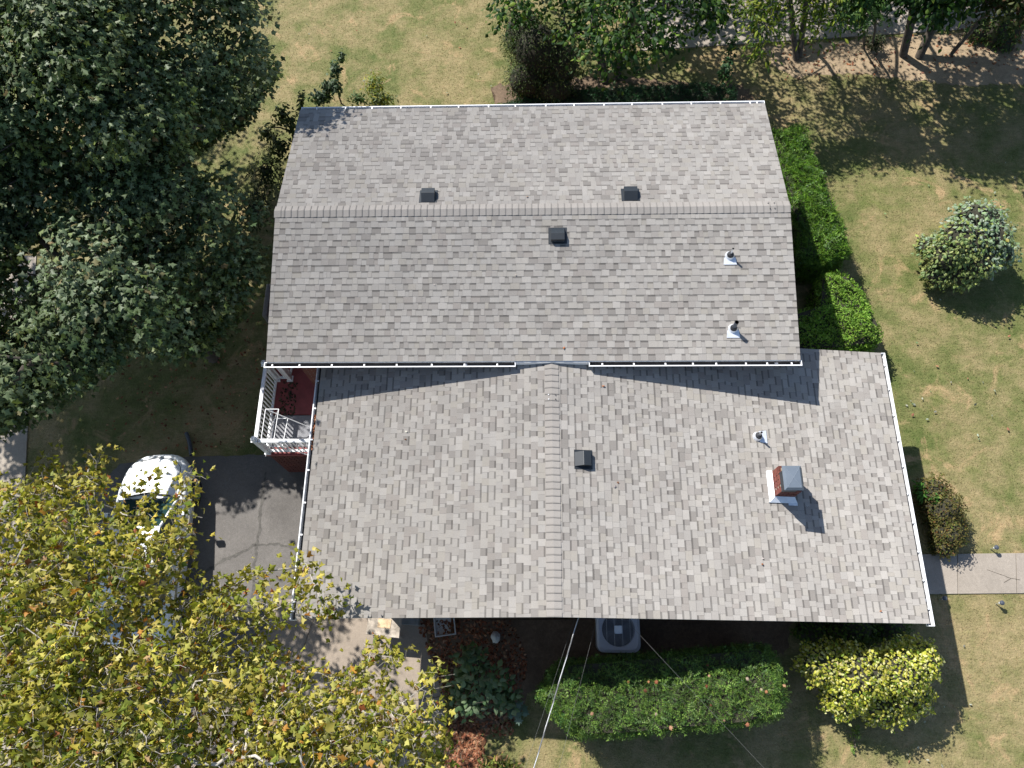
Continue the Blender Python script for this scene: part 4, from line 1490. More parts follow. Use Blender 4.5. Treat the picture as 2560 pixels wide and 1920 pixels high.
for p in yp:
    for _ in range(2):
        d = Vector(rng.normal(size=3)); d.z = abs(d.z) * 0.4; d.normalize()
        c = Vector(p) + Vector(rng.normal(size=3)) * 0.08
        L = random.uniform(0.15, 0.42)
        e = Vector(rng.normal(size=3)) * 0.05
        k = random.uniform(0.8, 1.25)
        tw.tube([c - d * L * 0.5, c + e, c + d * L * 0.5], [0.0042, 0.0034, 0.002], 4, (k * .8, k * .8, k * .82), cap=False)
tag(tw.build('twig', M['palebark'], yr_), kind='stuff')
sz = rng.uniform(0.075, 0.165, len(Q))
YC = [alb(190, 180, 76, .8), alb(160, 162, 64, .8), alb(214, 194, 92, .82), alb(116, 132, 52, .76), alb(230, 214, 140, .84), alb(196, 142, 60, .74), alb(164, 100, 60, .7), alb(216, 176, 126, .7)]
tc = np.repeat(palette(len(yp), YC[:5], [4, 5, 2.8, 3.6, 1.4], 0.12), 15, axis=0)
tn = palette(len(Q), YC, [5, 5, 2.6, 4.4, 1.4, 0.45, 0.25, 0.3])
tn = np.where((tn[:, :1] > tn[:, 1:2] * 1.35), tn, 0.5 * tn + 0.5 * tc)
rot = leaf_rot(D, 0.7, 0.6, 0.95)
sz = sz * rng.uniform(0.75, 1.15, len(Q))
kind_ = rng.choice(3, len(Q), p=[0.34, 0.38, 0.28])
for k_, shp, one in ((0, MAPLE_S, 110), (1, MAPLE_S2, 110), (2, MAPLE_S3, 76)):
    m_ = kind_ == k_
    place_leaves(yr_, shp, Q[m_], rot[m_], sz[m_], tn[m_], M['leaf'], one)
fix_children(yr_)

# --- two dark maples at the upper left
LIT_DRIVE = [(520, 1235), (575, 1225), (590, 1260), (620, 1240), (640, 1210), (680, 1200), (790, 1200), (790, 1560), (430, 1560), (470, 1400)]


def no_roof_shadow(P):
    S, Sb = shade_at(P, 4.15), shade_at(P, 5.2)
    on = (S[:, 0] > -6.5) & (S[:, 0] < 5) & (S[:, 1] > 4.5) & (S[:, 1] < 10.6)
    on |= (Sb[:, 0] > -6.5) & (Sb[:, 0] < 5) & (Sb[:, 1] > 4.5) & (Sb[:, 1] < 10.4)
    u, v = shade_px(P, 0.0)
    lawn = (u > 670) & (u < 1250) & (v < 262)
    u2, v2 = shade_px(P, -0.45)
    drive_ = in_poly(u2, v2, LIT_DRIVE)
    u3, v3 = shade_px(P, 0.45)
    drive_ |= in_poly(u3, v3, [(255, 1100), (350, 1075), (450, 1110), (490, 1260), (240, 1290)])
    S2 = shade_at(P, 1.6)
    porch_ = (S2[:, 0] > -7.2) & (S2[:, 0] < -4.7) & (S2[:, 1] > 3.0) & (S2[:, 1] < 4.5)
    S4 = shade_at(P, 2.3)
    porch_ |= (S4[:, 0] > -7.1) & (S4[:, 0] < -4.7) & (S4[:, 1] > 3.0) & (S4[:, 1] < 4.6)
    body_ = (P[:, 0] > -6.3) & (P[:, 1] > 3) & (P[:, 1] < 11.5)      # keep clear of the house itself
    S3 = shade_at(P, 3.3)
    low = (S3[:, 0] > -5.5) & (S3[:, 0] < 7) & (S3[:, 1] > -0.5) & (S3[:, 1] < 4.5)
    return on | lawn | drive_ | porch_ | body_ | low


APOLY = [(-800, -260), (640, -260), (650, -60), (655, 40), (640, 90), (650, 130), (682, 175), (660, 210), (632, 235), (615, 285), (560, 320), (500, 345), (420, 380), (300, 420), (-800, 440)]
BPOLY = [(-700, 330), (250, 340), (420, 395), (520, 415), (600, 440), (688, 520), (645, 600), (650, 660), (600, 750), (560, 820), (505, 885), (430, 865), (330, 870), (240, 900), (200, 960), (120, 1000), (60, 1045), (-100, 1085), (-700, 1300)]
GC = [alb(92, 112, 66, .7), alb(76, 98, 58, .7), alb(110, 128, 80, .7), alb(134, 146, 108, .7), alb(128, 140, 62, .7), alb(150, 104, 58, .66)]
def boughs(C, per, sp, reject=None, poly=None):
    """leafy boughs: flattened drifts of clusters round each centre"""
    off = rng.normal(size=(len(C), per, 3)) * np.array([sp, sp, sp * 0.38])
    off[:, :, 2] -= 0.25 * (off[:, :, 0] ** 2 + off[:, :, 1] ** 2)
    P = (C[:, None, :] + off).reshape(-1, 3); K = np.repeat(np.arange(len(C)), per)
    if poly is not None:
        uvz = (P - CC) @ CR
        k = in_poly(1280 + FPX * uvz[:, 0] / -uvz[:, 2], 960 - FPX * uvz[:, 1] / -uvz[:, 2], poly); P, K = P[k], K[k]
    if reject is not None:
        k = ~reject(P); P, K = P[k], K[k]
    return P, K


LOW_A = [(380, 320), (560, 200), (640, 170), (640, 230), (600, 300), (520, 345), (420, 390)]  # low boughs added to shade the ground left of the house
LOW_B = [(-100, 800), (300, 760), (540, 700), (600, 760), (505, 880), (330, 890), (200, 960), (60, 1040), (-100, 1060)]  # more low boughs, added for shade on the left lawn
for nm, poly, lowp, (gu, gv, zz), zt, ze, th, nb, nlow, lab in (
        ('maple_tree', APOLY, LOW_A, (260, 130, 6.0), 8.6, 4.2, 2.4, 190, 40, 'large dark green maple filling the upper left corner'),
        ('maple_tree', BPOLY, LOW_B, (280, 640, 5.0), 6.9, 4.3, 2.4, 190, 60, 'dark green maple beside the left gable wall, below the larger one')):
    c = at(gu, gv, zz)
    rt = tree_root(nm, c.x, c.y, lab, 'tree', 'dark maples left of the house')
    C = np.vstack([crown_targets(poly, nb, zt, ze, th, 330.0, no_roof_shadow), crown_targets(lowp, nlow, 3.2, 2.2, 1.0, 120.0, no_roof_shadow)])
    P, K = boughs(C, 19, 0.44, no_roof_shadow, poly)
    F = crown_targets(poly, 750, zt - 0.5, ze - 0.2, th + 0.6, 330.0, no_roof_shadow)
    C2 = np.vstack([C, F]); K = np.concatenate([K, len(C) + np.arange(len(F))]); P = np.vstack([P, F])
    g = gz(c.x)
    branching([(c.x, c.y, g), (c.x + .05, c.y, g + 1.4), (c.x - .05, c.y + .1, g + 2.6), (c.x, c.y + .1, g + 3.6)], list(P[::3]), M['bark'], rt, 0.006, 0.72, ('trunk', 'branch'))
    Q, D = clusters(P, 17, 0.20, 0.5)
    KQ = np.repeat(K, 17)
    D2 = (Q - C2[KQ]) * np.array([1, 1, 0.6]) + np.array([0, 0, 0.35]) + D * 0.8
    sz = rng.uniform(0.09, 0.175, len(Q))
    bc_ = palette(len(C2), GC, [4, 4, 3, 2.0, 1.4, 0.0], 0.22)
    tn = 0.55 * bc_[KQ] + 0.45 * palette(len(Q), GC, [4, 4, 3, 1.6, 1.0, 0.2], 0.2)
    rot = leaf_rot(D2, 0.8, 0.7, 0.42)
    h = rng.uniform(0, 1, len(Q)) < 0.5
    place_leaves(rt, MAPLE_S, Q[h], rot[h], sz[h], tn[h], M['gloss'], 240)
    place_leaves(rt, MAPLE_S2, Q[~h], rot[~h], sz[~h], tn[~h], M['gloss'])
    fix_children(rt)


# --- generic small tree or bush from clumps
def clump_plant(name, clumps, label, cat, shape, nleaf, size, cols, weights, mat, stems=None, core=True, group=None, up=0.6, outw=1.0, rnd=0.5, bark='bark', single=0, shell=0.72, jit=0.2, soff=None, alt=None):
    """clumps: (x, y, z, rx, ry, rz) balls of leaves in the world"""
    cx = sum(c[0] for c in clumps) / len(clumps); cy = sum(c[1] for c in clumps) / len(clumps)
    rt = tree_root(name, cx, cy, label, cat, group)
    vol = np.array([c[3] * c[4] + c[4] * c[5] + c[3] * c[5] for c in clumps])
    cnt = np.maximum(1, (nleaf * vol / vol.sum()).astype(int))
    Qs, Ds = [], []
    for c, k in zip(clumps, cnt):
        d = norm(rng.normal(size=(k, 3)))
        lump = 1 + 0.16 * np.sin(d[:, 0] * 6 + c[0] * 5) * np.sin(d[:, 1] * 7 + c[1]) + 0.10 * np.sin(d[:, 2] * 9 + d[:, 0] * 8)
        r = (shell + (1.03 - shell) * rng.uniform(0, 1, k)) * lump
        q = np.array(c[:3]) + d * r[:, None] * np.array(c[3:6])
        Qs.append(q); Ds.append(d)
    Q = np.vstack(Qs); D = np.vstack(Ds)
    g = np.array([gz(x) for x in Q[:, 0]]) + 0.04
    k = Q[:, 2] > g
    Q, D = Q[k], D[k]
    sz = rng.uniform(size[0], size[1], len(Q))
    tn_ = palette(len(Q), cols, weights, jit)
    if alt:       # a side of the plant with differently coloured leaves
        w_ = alt[1](Q) + rng.normal(size=len(Q)) * 0.25 > 0
        tn_[w_] = palette(len(Q), alt[0], None, jit)[w_]
    place_leaves(rt, shape, Q, leaf_rot(D, up, outw, rnd), sz, tn_, mat, single)
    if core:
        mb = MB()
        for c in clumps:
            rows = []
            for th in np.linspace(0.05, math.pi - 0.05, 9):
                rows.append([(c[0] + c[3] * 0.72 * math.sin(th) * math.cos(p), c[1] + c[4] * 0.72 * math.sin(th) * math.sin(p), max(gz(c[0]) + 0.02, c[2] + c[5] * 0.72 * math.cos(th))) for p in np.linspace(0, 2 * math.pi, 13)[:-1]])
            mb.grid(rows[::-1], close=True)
        mb.build('light_block_core', M['core'], rt, smooth=True)  # solid balls added inside the clumps to block light
    if stems:
        pick = Q[rng.choice(len(Q), min(len(Q), stems), replace=False)]
        s0 = soff or (cx, cy)
        branching([(s0[0], s0[1], gz(s0[0])), (s0[0], s0[1], gz(s0[0]) + 0.25)], list(pick), M[bark], rt, 0.004, 1.0, ('stem', 'twig'))
    fix_children(rt)
    return rt


# hedges: a box of shoots
def hedge(name, poly, h, label, shape, n, size, cols, weights, mat, round_=0.18, along=0.75, longer=0.0, group=None, zvar=0.07):
    poly = np.array(poly, float)
    c = poly.mean(0)
    rt = tree_root(name, c[0], c[1], label, 'hedge', group)
    x0, y0 = poly.min(0) - 0.1; x1, y1 = poly.max(0) + 0.1
    area_top = 0.5 * abs(np.dot(poly[:, 0], np.roll(poly[:, 1], 1)) - np.dot(poly[:, 1], np.roll(poly[:, 0], 1)))
    per = np.linalg.norm(poly - np.roll(poly, -1, 0), axis=1)
    area_side = per.sum() * h
    nt_ = int(n * area_top / (area_top + 0.6 * area_side)); ns = n - nt_
    P, Nn = [], []
    while sum(len(p) for p in P) < nt_:
        x = rng.uniform(x0, x1, 4000); y = rng.uniform(y0, y1, 4000)
        k = in_poly(x, y, poly); x, y = x[k], y[k]
        e = edge_dist(x, y, poly)
        drop = round_ * np.clip(1 - e / 0.3, 0, 1) ** 2
        lump = zvar * (np.sin(x * 5.1 + y * 2.0) * np.sin(y * 4.3 - x) + 0.7 * np.sin(x * 11 + 3 * y) * np.sin(y * 12))
        z = h - drop + lump - rng.uniform(0, 0.16, len(x)) ** 1.0 + np.array([gz(t) for t in x])
        P.append(np.stack([x, y, z], 1)); Nn.append(np.tile([0, 0, 1.0], (len(x), 1)))
    P = [np.vstack(P)[:nt_]]; Nn = [np.vstack(Nn)[:nt_]]
    seg_ = rng.choice(len(poly), ns, p=per / per.sum())
    t = rng.uniform(0, 1, ns)
    a = poly[seg_]; b = poly[(seg_ + 1) % len(poly)]
    q = a + (b - a) * t[:, None]
    ctr = q - c
    e = (b - a) / np.linalg.norm(b - a, axis=1, keepdims=True)
    o2 = np.stack([e[:, 1], -e[:, 0]], 1); o2 *= np.sign((o2 * ctr).sum(1, keepdims=True) + 1e-9)
    z = rng.uniform(0.03, 1, ns) * (h - round_ * 0.6)
    q = q + o2 * (rng.uniform(-0.14, 0.04, ns) + 0.05 * np.sin(z * 9 + q[:, 0] * 6 + q[:, 1] * 6))[:, None]
    P.append(np.stack([q[:, 0], q[:, 1], z + np.array([gz(v) for v in q[:, 0]])], 1)); Nn.append(np.concatenate([o2, np.full((ns, 1), 0.35)], 1))
    P = np.vstack(P); Nn = norm(np.vstack(Nn))
    # shoots grow outwards: local y leans along the surface normal
    al = Nn * along + rng.normal(size=P.shape) * 0.55 + np.array([0, 0, 0.2])
    nr = Nn * 0.7 + rng.normal(size=P.shape) * 0.6
    sz = rng.uniform(size[0], size[1], len(P)) * np.where(rng.uniform(0, 1, len(P)) < longer, 1.9, 1.0)
    place_leaves(rt, shape, P, frames(nr, al), sz, palette(len(P), cols, weights, 0.22), mat)
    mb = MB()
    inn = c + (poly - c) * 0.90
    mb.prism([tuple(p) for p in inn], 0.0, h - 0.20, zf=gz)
    mb.build('light_block_core', M['core'], rt)  # solid block added inside the hedge to stop light passing through
    fix_children(rt)
    return rt


def wp(px, z):
    return [(at(u, v, z).x, at(u, v, z).y) for u, v in px]


YEW = [alb(108, 140, 58, .68), alb(86, 120, 50, .68), alb(128, 158, 68, .68), alb(66, 98, 44, .66)]
hedge('clipped_hedge', wp([(1345, 1735), (1372, 1690), (1400, 1655), (1600, 1640), (1925, 1612), (1950, 1650), (1966, 1720), (1955, 1795), (1880, 1812), (1700, 1828), (1560, 1842), (1450, 1846), (1385, 1790)], 2.1), 2.1,
      'long dark green clipped hedge in front of the air conditioner', SPRIG, 24000, (0.07, 0.15), YEW, [3, 3, 1.6, 2], M['needle'], 0.3, 0.8, 0.05)
hedge('clipped_hedge', [(6.15, 12.45), (7.0, 12.6), (7.22, 11.4), (7.42, 10.2), (7.62, 9.2), (7.66, 8.5), (6.9, 8.3), (6.4, 8.4), (6.45, 9.4), (6.3, 10.8)], 1.5,
      'tall dark yew hedge along the right side of the upper house', SPRIG, 19000, (0.08, 0.17), [alb(92, 132, 36, .68), alb(116, 154, 46, .68), alb(70, 108, 34, .68)], None, M['needle'], 0.25, 0.8, 0.06)
hedge('clipped_hedge', [(7.0, 8.15), (7.6, 8.1), (7.98, 7.4), (8.22, 6.6), (8.1, 6.1), (7.2, 5.95), (6.0, 5.95), (5.9, 6.9), (6.8, 7.2)], 1.25,
      'bright green leafy hedge between the yew and the lower roof', NARROW, 15000, (0.05, 0.10), [alb(136, 176, 64, .72), alb(114, 158, 54, .7), alb(158, 192, 82, .72)], None, M['leaf'], 0.35, 0.5, 0.0, zvar=0.1)
hedge('clipped_hedge', wp([(1245, 250), (1300, 224), (1420, 214), (1620, 210), (1790, 212), (1838, 226), (1840, 262), (1245, 262)], 0.8), 0.8,
      'low dark green yew hedge behind the rear gutter', SPRIG, 11000, (0.08, 0.15), [alb(44, 88, 48, .62), alb(34, 72, 40, .62), alb(56, 98, 50, .62)], None, M['needle'], 0.2, 0.8, 0.04)

# golden shrub, lower right
gx_, gy_ = 6.9, -1.55
GOLD = [alb(214, 208, 96, .76), alb(186, 190, 64, .76), alb(236, 232, 160, .78), alb(130, 154, 54, .72)]
cl = []
for u, v, z, rx, ry, rz in ((2060, 1660, 1.75, .58, .5, .55), (2150, 1685, 1.9, .68, .62, .6), (2245, 1675, 1.85, .62, .6, .6), (2300, 1650, 1.8, .42, .5, .5), (2110, 1745, 1.2, .5, .45, .5), (2210, 1765, 1.2, .6, .45, .5), (2280, 1740, 1.2, .45, .45, .5), (2180, 1700, 0.7, .8, .6, .7)):
    p = at(u, v, z); cl.append((p.x, p.y, z, rx, ry, rz))
clump_plant('golden_shrub', cl, 'golden yellow variegated shrub beside the right end of the clipped hedge', 'shrub', OVAL, 17000, (0.045, 0.09), GOLD, [4, 3.2, 2.6, 1.8], M['leaf'], 60, True, single=0, shell=0.6, up=0.8, soff=(6.9, -1.5))
cl = [(5.9, -0.55, 0.5, 0.45, 0.4, 0.5), (6.7, -0.5, 0.75, 0.6, 0.45, 0.5), (7.5, -0.45, 0.7, 0.55, 0.4, 0.5)]
clump_plant('green_shrub', cl, 'dark green shrub in the roof shade behind the golden shrub', 'shrub', OVAL, 3600, (0.05, 0.09), [alb(86, 112, 44, .66), alb(70, 96, 44, .66), alb(112, 138, 56, .66)], None, M['leaf'], 40, True, shell=0.55)
# trailing sprig below it
q = at(2130, 1830, 0.35)
clump_plant('vine_sprig', [(q.x, q.y, 0.55, 0.1, 0.2, 0.2), (q.x - 0.03, q.y - 0.3, 0.35, 0.1, 0.25, 0.15), (q.x - 0.12, q.y - 0.55, 0.2, 0.12, 0.2, 0.12)], 'pale green trailing sprig hanging below the golden shrub', 'vine', OVAL, 110, (0.05, 0.09), [alb(150, 170, 84, .66), alb(120, 150, 70, .66)], None, M['leaf'], 8, False, shell=0.2)
# brown green shrub by the right gutter
q = at(2335, 1285, 0.7)
cl = [(q.x - 0.05, q.y + 0.45, 0.95, 0.42, 0.42, 0.45), (q.x + 0.08, q.y + 0.05, 1.0, 0.5, 0.5, 0.5), (q.x + 0.15, q.y - 0.42, 0.9, 0.45, 0.5, 0.45), (q.x + 0.05, q.y - 0.75, 0.75, 0.3, 0.3, 0.3)]
clump_plant('barberry_shrub', cl, 'brownish green rounded shrub next to the right gutter', 'shrub', OVAL, 7500, (0.035, 0.065), [alb(122, 112, 60, .64), alb(96, 94, 48, .64), alb(150, 138, 76, .64), alb(128, 88, 54, .6), alb(104, 120, 54, .64)], [4, 4, 1.6, 0.7, 1.8], M['leaf'], 60, True, shell=0.6)
clump_plant('weed_sprig', [(q.x - 0.42, q.y + 0.42, 1.1, 0.15, 0.3, 0.2), (q.x - 0.15, q.y + 0.22, 1.25, 0.2, 0.14, 0.14)], 'bright green weed growing through the brownish shrub', 'weed', NARROW, 170, (0.09, 0.14), [alb(110, 165, 70, .66), alb(90, 145, 60, .66)], None, M['leaf'], 10, False, shell=0.3)
# silvery green shrub on the right lawn
q = at(2400, 610, 1.5)
cl = []
for u, v, z, r in ((2430, 560, 2.0, .62), (2470, 600, 1.8, .62), (2400, 600, 1.9, .62), (2360, 640, 1.5, .55), (2440, 650, 1.6, .62), (2400, 680, 1.2, .55), (2340, 690, 1.0, .42), (2490, 630, 1.4, .5), (2425, 610, 1.9, .6), (2460, 560, 1.7, .55), (2315, 620, 1.1, .34), (2400, 640, 1.0, .8)):
    p = at(u, v, z); cl.append((p.x, p.y, z + 0.1, r, r, r * 0.9))
clump_plant('silver_shrub', cl, 'round silvery green shrub standing alone on the right lawn', 'shrub', OVAL, 10500, (0.065, 0.125), [alb(160, 178, 146, .7), alb(136, 162, 112, .7), alb(158, 172, 88, .7), alb(178, 190, 168, .7), alb(170, 160, 76, .66)], [4, 4, 1.0, 1.4, 0.1], M['gloss'], 160, True, up=0.8, rnd=0.6, shell=0.5, soff=(q.x, q.y - 0.2),
            alt=([alb(154, 168, 96, .7), alb(132, 152, 84, .7), alb(172, 180, 108, .7), alb(124, 146, 92, .7)], lambda Q: -(Q[:, 0] - (q.x - 0.05)) * 0.9 - (Q[:, 1] - (q.y - 0.5)) * 1.0))
# twiggy rounded bush behind the house
q = at(1345, 135, 1.4)
cl = [(q.x, q.y, 1.5, 0.95, 0.95, 1.0), (q.x + 0.6, q.y - 0.2, 1.2, 0.8, 0.8, 0.9), (q.x - 0.4, q.y + 0.6, 1.5, 0.8, 0.8, 0.9), (q.x - 0.35, q.y - 0.55, 0.95, 0.7, 0.6, 0.75), (q.x + 0.5, q.y - 0.8, 0.8, 0.7, 0.5, 0.6)]
clump_plant('privet_bush', cl, 'large rounded grey green bush left of the rear tree', 'bush', NARROW, 15000, (0.05, 0.10), [alb(96, 112, 62, .62), alb(70, 92, 48, .62), alb(128, 140, 84, .62), alb(100, 86, 66, .62)], [4, 4, 1.6, 1], M['leaf'], 120, True, shell=0.55)


# --- trees behind the house
def keep_right_lawn_lit(P):
    S = shade_at(P, 1.6)
    h = (S[:, 0] > 6.2) & (S[:, 0] < 7.9) & (S[:, 1] > 8.3) & (S[:, 1] < 12.2)
    u, v = shade_px(P, 0.5)
    r = shade_at(P, 4.4)
    return h | in_poly(u, v, [(2020, 135), (2250, 105), (2700, 100), (2700, 175), (2040, 190)]) | in_poly(u, v, [(2030, 440), (2130, 405), (2250, 395), (2330, 430), (2700, 440), (2700, 760), (2100, 760)]) | ((r[:, 0] > -6) & (r[:, 0] < 5.3) & (r[:, 1] < 11.1) & (r[:, 1] > 5))


def small_tree(name, poly, base, nclus, zt, ze, th, label, shape, per, spread, size, cols, weights, thick, stems=((0, 0),), dome=160, group='trees behind the house', lean=(0, 0), single=0, mat='leaf', bark='bark', cat='tree'):
    b = Vector(base)
    rt = tree_root(name, b.x, b.y, label, cat, group)
    P = crown_targets(poly, nclus, zt, ze, th, dome, keep_right_lawn_lit)
    g = gz(b.x)
    parts_ = np.array_split(P[np.argsort(P[:, 0])], len(stems))
    for (sx, sy), PP in zip(stems, parts_):
        m = PP.mean(0)
        p0 = np.array([b.x + sx, b.y + sy, g])
        p1 = p0 + (m - p0) * 0.22 + np.array([0, 0, 0.25]); p2 = p0 + (m - p0) * 0.48 + np.array([0, 0, 0.3])
        branching([p0, p0 * 0.6 + p1 * 0.4, p1, p2], list(PP), M[bark], rt, 0.006, thick, ('trunk', 'branch'))
    Q, D = clusters(P, per, spread, 0.7)
    sz = rng.uniform(size[0], size[1], len(Q))
    place_leaves(rt, shape, Q, leaf_rot(D, 0.9, 0.6, 0.5), sz, palette(len(Q), cols, weights), M[mat], single)
    fix_children(rt)
    return rt


GR = [alb(76, 110, 40, .6), alb(56, 90, 36, .6), alb(104, 136, 48, .62), alb(46, 78, 36, .6), alb(136, 160, 62, .64)]
small_tree('shade_tree', [(1225, -800), (1240, 30), (1262, 60), (1300, 30), (1400, 60), (1420, 120), (1460, 170), (1500, 190), (1580, 170), (1600, 150), (1640, 145), (1700, 130), (1715, 70), (1800, 60), (1830, 20), (1840, -800)], at(1525, 205), 1050, 5.2, 3.0, 2.6,  # crown stretched far out of view to shade the back walk
           'broad leafed green tree behind the middle of the rear gutter', OVAL, 21, 0.26, (0.10, 0.18), GR, [4, 4, 2, 3, 0.8], 0.9, ((-0.15, 0), (0.2, 0.1)), 190)
small_tree('willow_tree', [(1760, -800), (1850, 10), (1875, 70), (1890, 120), (1930, 130), (1945, 60), (1990, 50), (2030, 70), (2060, 100), (2085, 70), (2110, 40), (2150, 55), (2160, -800)], at(1990, 150), 800, 5.6, 3.3, 2.2,  # unseen upper crown likewise extended for shade on the walk
           'yellow green narrow leafed tree at the left end of the soil strip', NARROW, 18, 0.26, (0.11, 0.19), [alb(150, 164, 54, .66), alb(112, 138, 44, .66), alb(78, 108, 40, .66), alb(176, 180, 70, .66)], [3, 4, 3, 1.4], 0.72, ((0, 0), (0.1, 0.1)), 150)
small_tree('sumac_sapling', [(2080, -120), (2090, 20), (2150, 60), (2200, 20), (2210, -120)], at(2168, 122), 60, 4.6, 3.4, 1.0,
           'thin two stemmed sapling beside the leaning tree on the soil strip', COMP, 6, 0.25, (0.3, 0.45), [alb(70, 104, 50, .64), alb(90, 124, 60, .64)], None, 1.0, ((-0.1, 0), (0.12, -0.05)), 100)
small_tree('leaning_tree', [(2200, -560), (2250, -20), (2262, 15), (2300, 35), (2345, 45), (2400, 35), (2440, -10), (2620, -120), (2700, -560)], at(2288, 140), 1000, 6.8, 3.6, 2.8,
           'thick trunked tree leaning to the upper right on the soil strip', OVAL, 18, 0.3, (0.1, 0.18), GR, [4, 4, 1.4, 3, 0.5], 0.95, ((-0.35, 0.05), (0.1, -0.05)), 200)
small_tree('slender_tree', [(2440, -300), (2460, 0), (2480, 30), (2520, 20), (2560, 40), (2620, 30), (2800, 20), (2800, -300)], at(2376, 138), 560, 6.4, 3.4, 2.4,
           'slender bare stemmed tree leaning right beside the thick trunk', OVAL, 15, 0.3, (0.1, 0.18), [alb(70, 88, 44, .62), alb(92, 100, 56, .62), alb(110, 84, 60, .62)], [3, 2, 1], 0.42, ((0, 0),), 150)
q = at(2478, 100, 0.7)
clump_plant('small_bush', [(q.x, q.y, 0.95, 0.5, 0.5, 0.5), (q.x + 0.4, q.y + 0.1, 1.0, 0.5, 0.45, 0.5), (q.x - 0.45, q.y + 0.15, 0.85, 0.4, 0.4, 0.4), (q.x + 0.3, q.y - 0.3, 0.75, 0.4, 0.3, 0.3)], 'small green and brown bush at the right of the soil strip', 'bush', NARROW, 3200, (0.07, 0.13), [alb(100, 124, 56, .64), alb(76, 100, 46, .64), alb(130, 96, 64, .64)], [4, 3, 1.5], M['leaf'], 60, True, shell=0.5)
q = at(2172, 140, 0.3)
clump_plant('stump_sprouts', [(q.x, q.y, 0.85, 0.32, 0.3, 0.28)], 'tangle of dark sprouts round the thin sapling stems', 'sprouts', NARROW, 420, (0.08, 0.13), [alb(70, 86, 50, .6), alb(110, 110, 84, .6)], None, M['leaf'], 40, False, shell=0.2)

# weeds by the rear left roof corner
q = at(835, 215, 0.6)
clump_plant('weed_sapling', [(q.x + 0.1, q.y + 0.35, 0.9, 0.22, 0.3, 0.3), (q.x, q.y - 0.1, 0.7, 0.4, 0.35, 0.35), (q.x - 0.4, q.y - 0.35, 0.5, 0.35, 0.25, 0.3), (q.x + 0.25, q.y + 0.75, 1.0, 0.15, 0.2, 0.2)], 'dark leafed weedy sapling above the rear gutter', 'weed', OVAL, 420, (0.1, 0.17), [alb(80, 104, 72, .62), alb(60, 84, 56, .62), alb(120, 140, 108, .62)], None, M['leaf'], 40, False, shell=0.2)
q = at(935, 225, 0.5)
clump_plant('goldenrod_clump', [(q.x, q.y + 0.1, 0.6, 0.4, 0.5, 0.3), (q.x + 0.2, q.y - 0.35, 0.45, 0.4, 0.3, 0.3)], 'yellowish green weed clump right of the dark sapling at the rear', 'weed', NARROW, 700, (0.08, 0.14), [alb(176, 170, 66, .66), alb(140, 156, 66, .66), alb(150, 168, 110, .66)], None, M['leaf'], 30, False, shell=0.15)
q = at(955, 252, 0.3)
clump_plant('leafy_weed', [(q.x, q.y, 0.4, 0.55, 0.2, 0.25), (q.x - 0.7, q.y, 0.4, 0.35, 0.2, 0.25)], 'low leafy weeds hugging the rear gutter', 'weed', NARROW, 420, (0.08, 0.14), [alb(110, 136, 84, .64), alb(80, 110, 60, .64)], None, M['leaf'], 20, False, shell=0.15)
q = at(715, 320, 0.8)
clump_plant('climbing_vine', [(q.x - 0.1, q.y + 0.35, 1.0, 0.3, 0.5, 0.3), (q.x + 0.2, q.y + 0.1, 0.9, 0.22, 0.5, 0.3), (q.x - 0.65, q.y + 0.0, 0.6, 0.35, 0.4, 0.3), (q.x + 0.35, q.y + 0.95, 0.8, 0.1, 0.5, 0.25), (q.x - 0.1, q.y - 0.6, 0.7, 0.5, 0.5, 0.35)], 'scraggly dark vines at the rear left corner of the house', 'vine', OVAL, 700, (0.09, 0.15), [alb(86, 98, 52, .62), alb(64, 80, 44, .62)], None, M['leaf'], 60, False, shell=0.1)
q = at(690, 420, 0.4)
clump_plant('shade_weeds', [(q.x - 0.3, q.y, 0.3, 0.7, 1.0, 0.35), (q.x - 0.6, q.y - 1.3, 0.2, 0.7, 0.9, 0.35)], 'low dark weeds in the shade along the left wall', 'weed', NARROW, 1500, (0.08, 0.14), [alb(80, 92, 56, .62), alb(60, 76, 44, .62)], None, M['leaf'], 40, False, shell=0.1)
q = at(800, 248, 0.3)
clump_plant('leafy_weed', [(q.x, q.y, 0.35, 0.5, 0.15, 0.25)], 'small spiky weed left of the dark sapling', 'weed', NARROW, 160, (0.1, 0.16), [alb(70, 110, 60, .64)], None, M['leaf'], 12, False, shell=0.1)
q = at(1815, 180, 0.8)
clump_plant('weed_sapling', [(q.x, q.y, 0.9, 0.22, 0.45, 0.5), (q.x + 0.1, q.y + 0.5, 1.3, 0.2, 0.3, 0.3)], 'upright leafy sapling at the right end of the low rear hedge', 'sapling', OVAL, 220, (0.1, 0.16), [alb(60, 96, 62, .62), alb(80, 116, 70, .62)], None, M['leaf'], 20, False, shell=0.2)
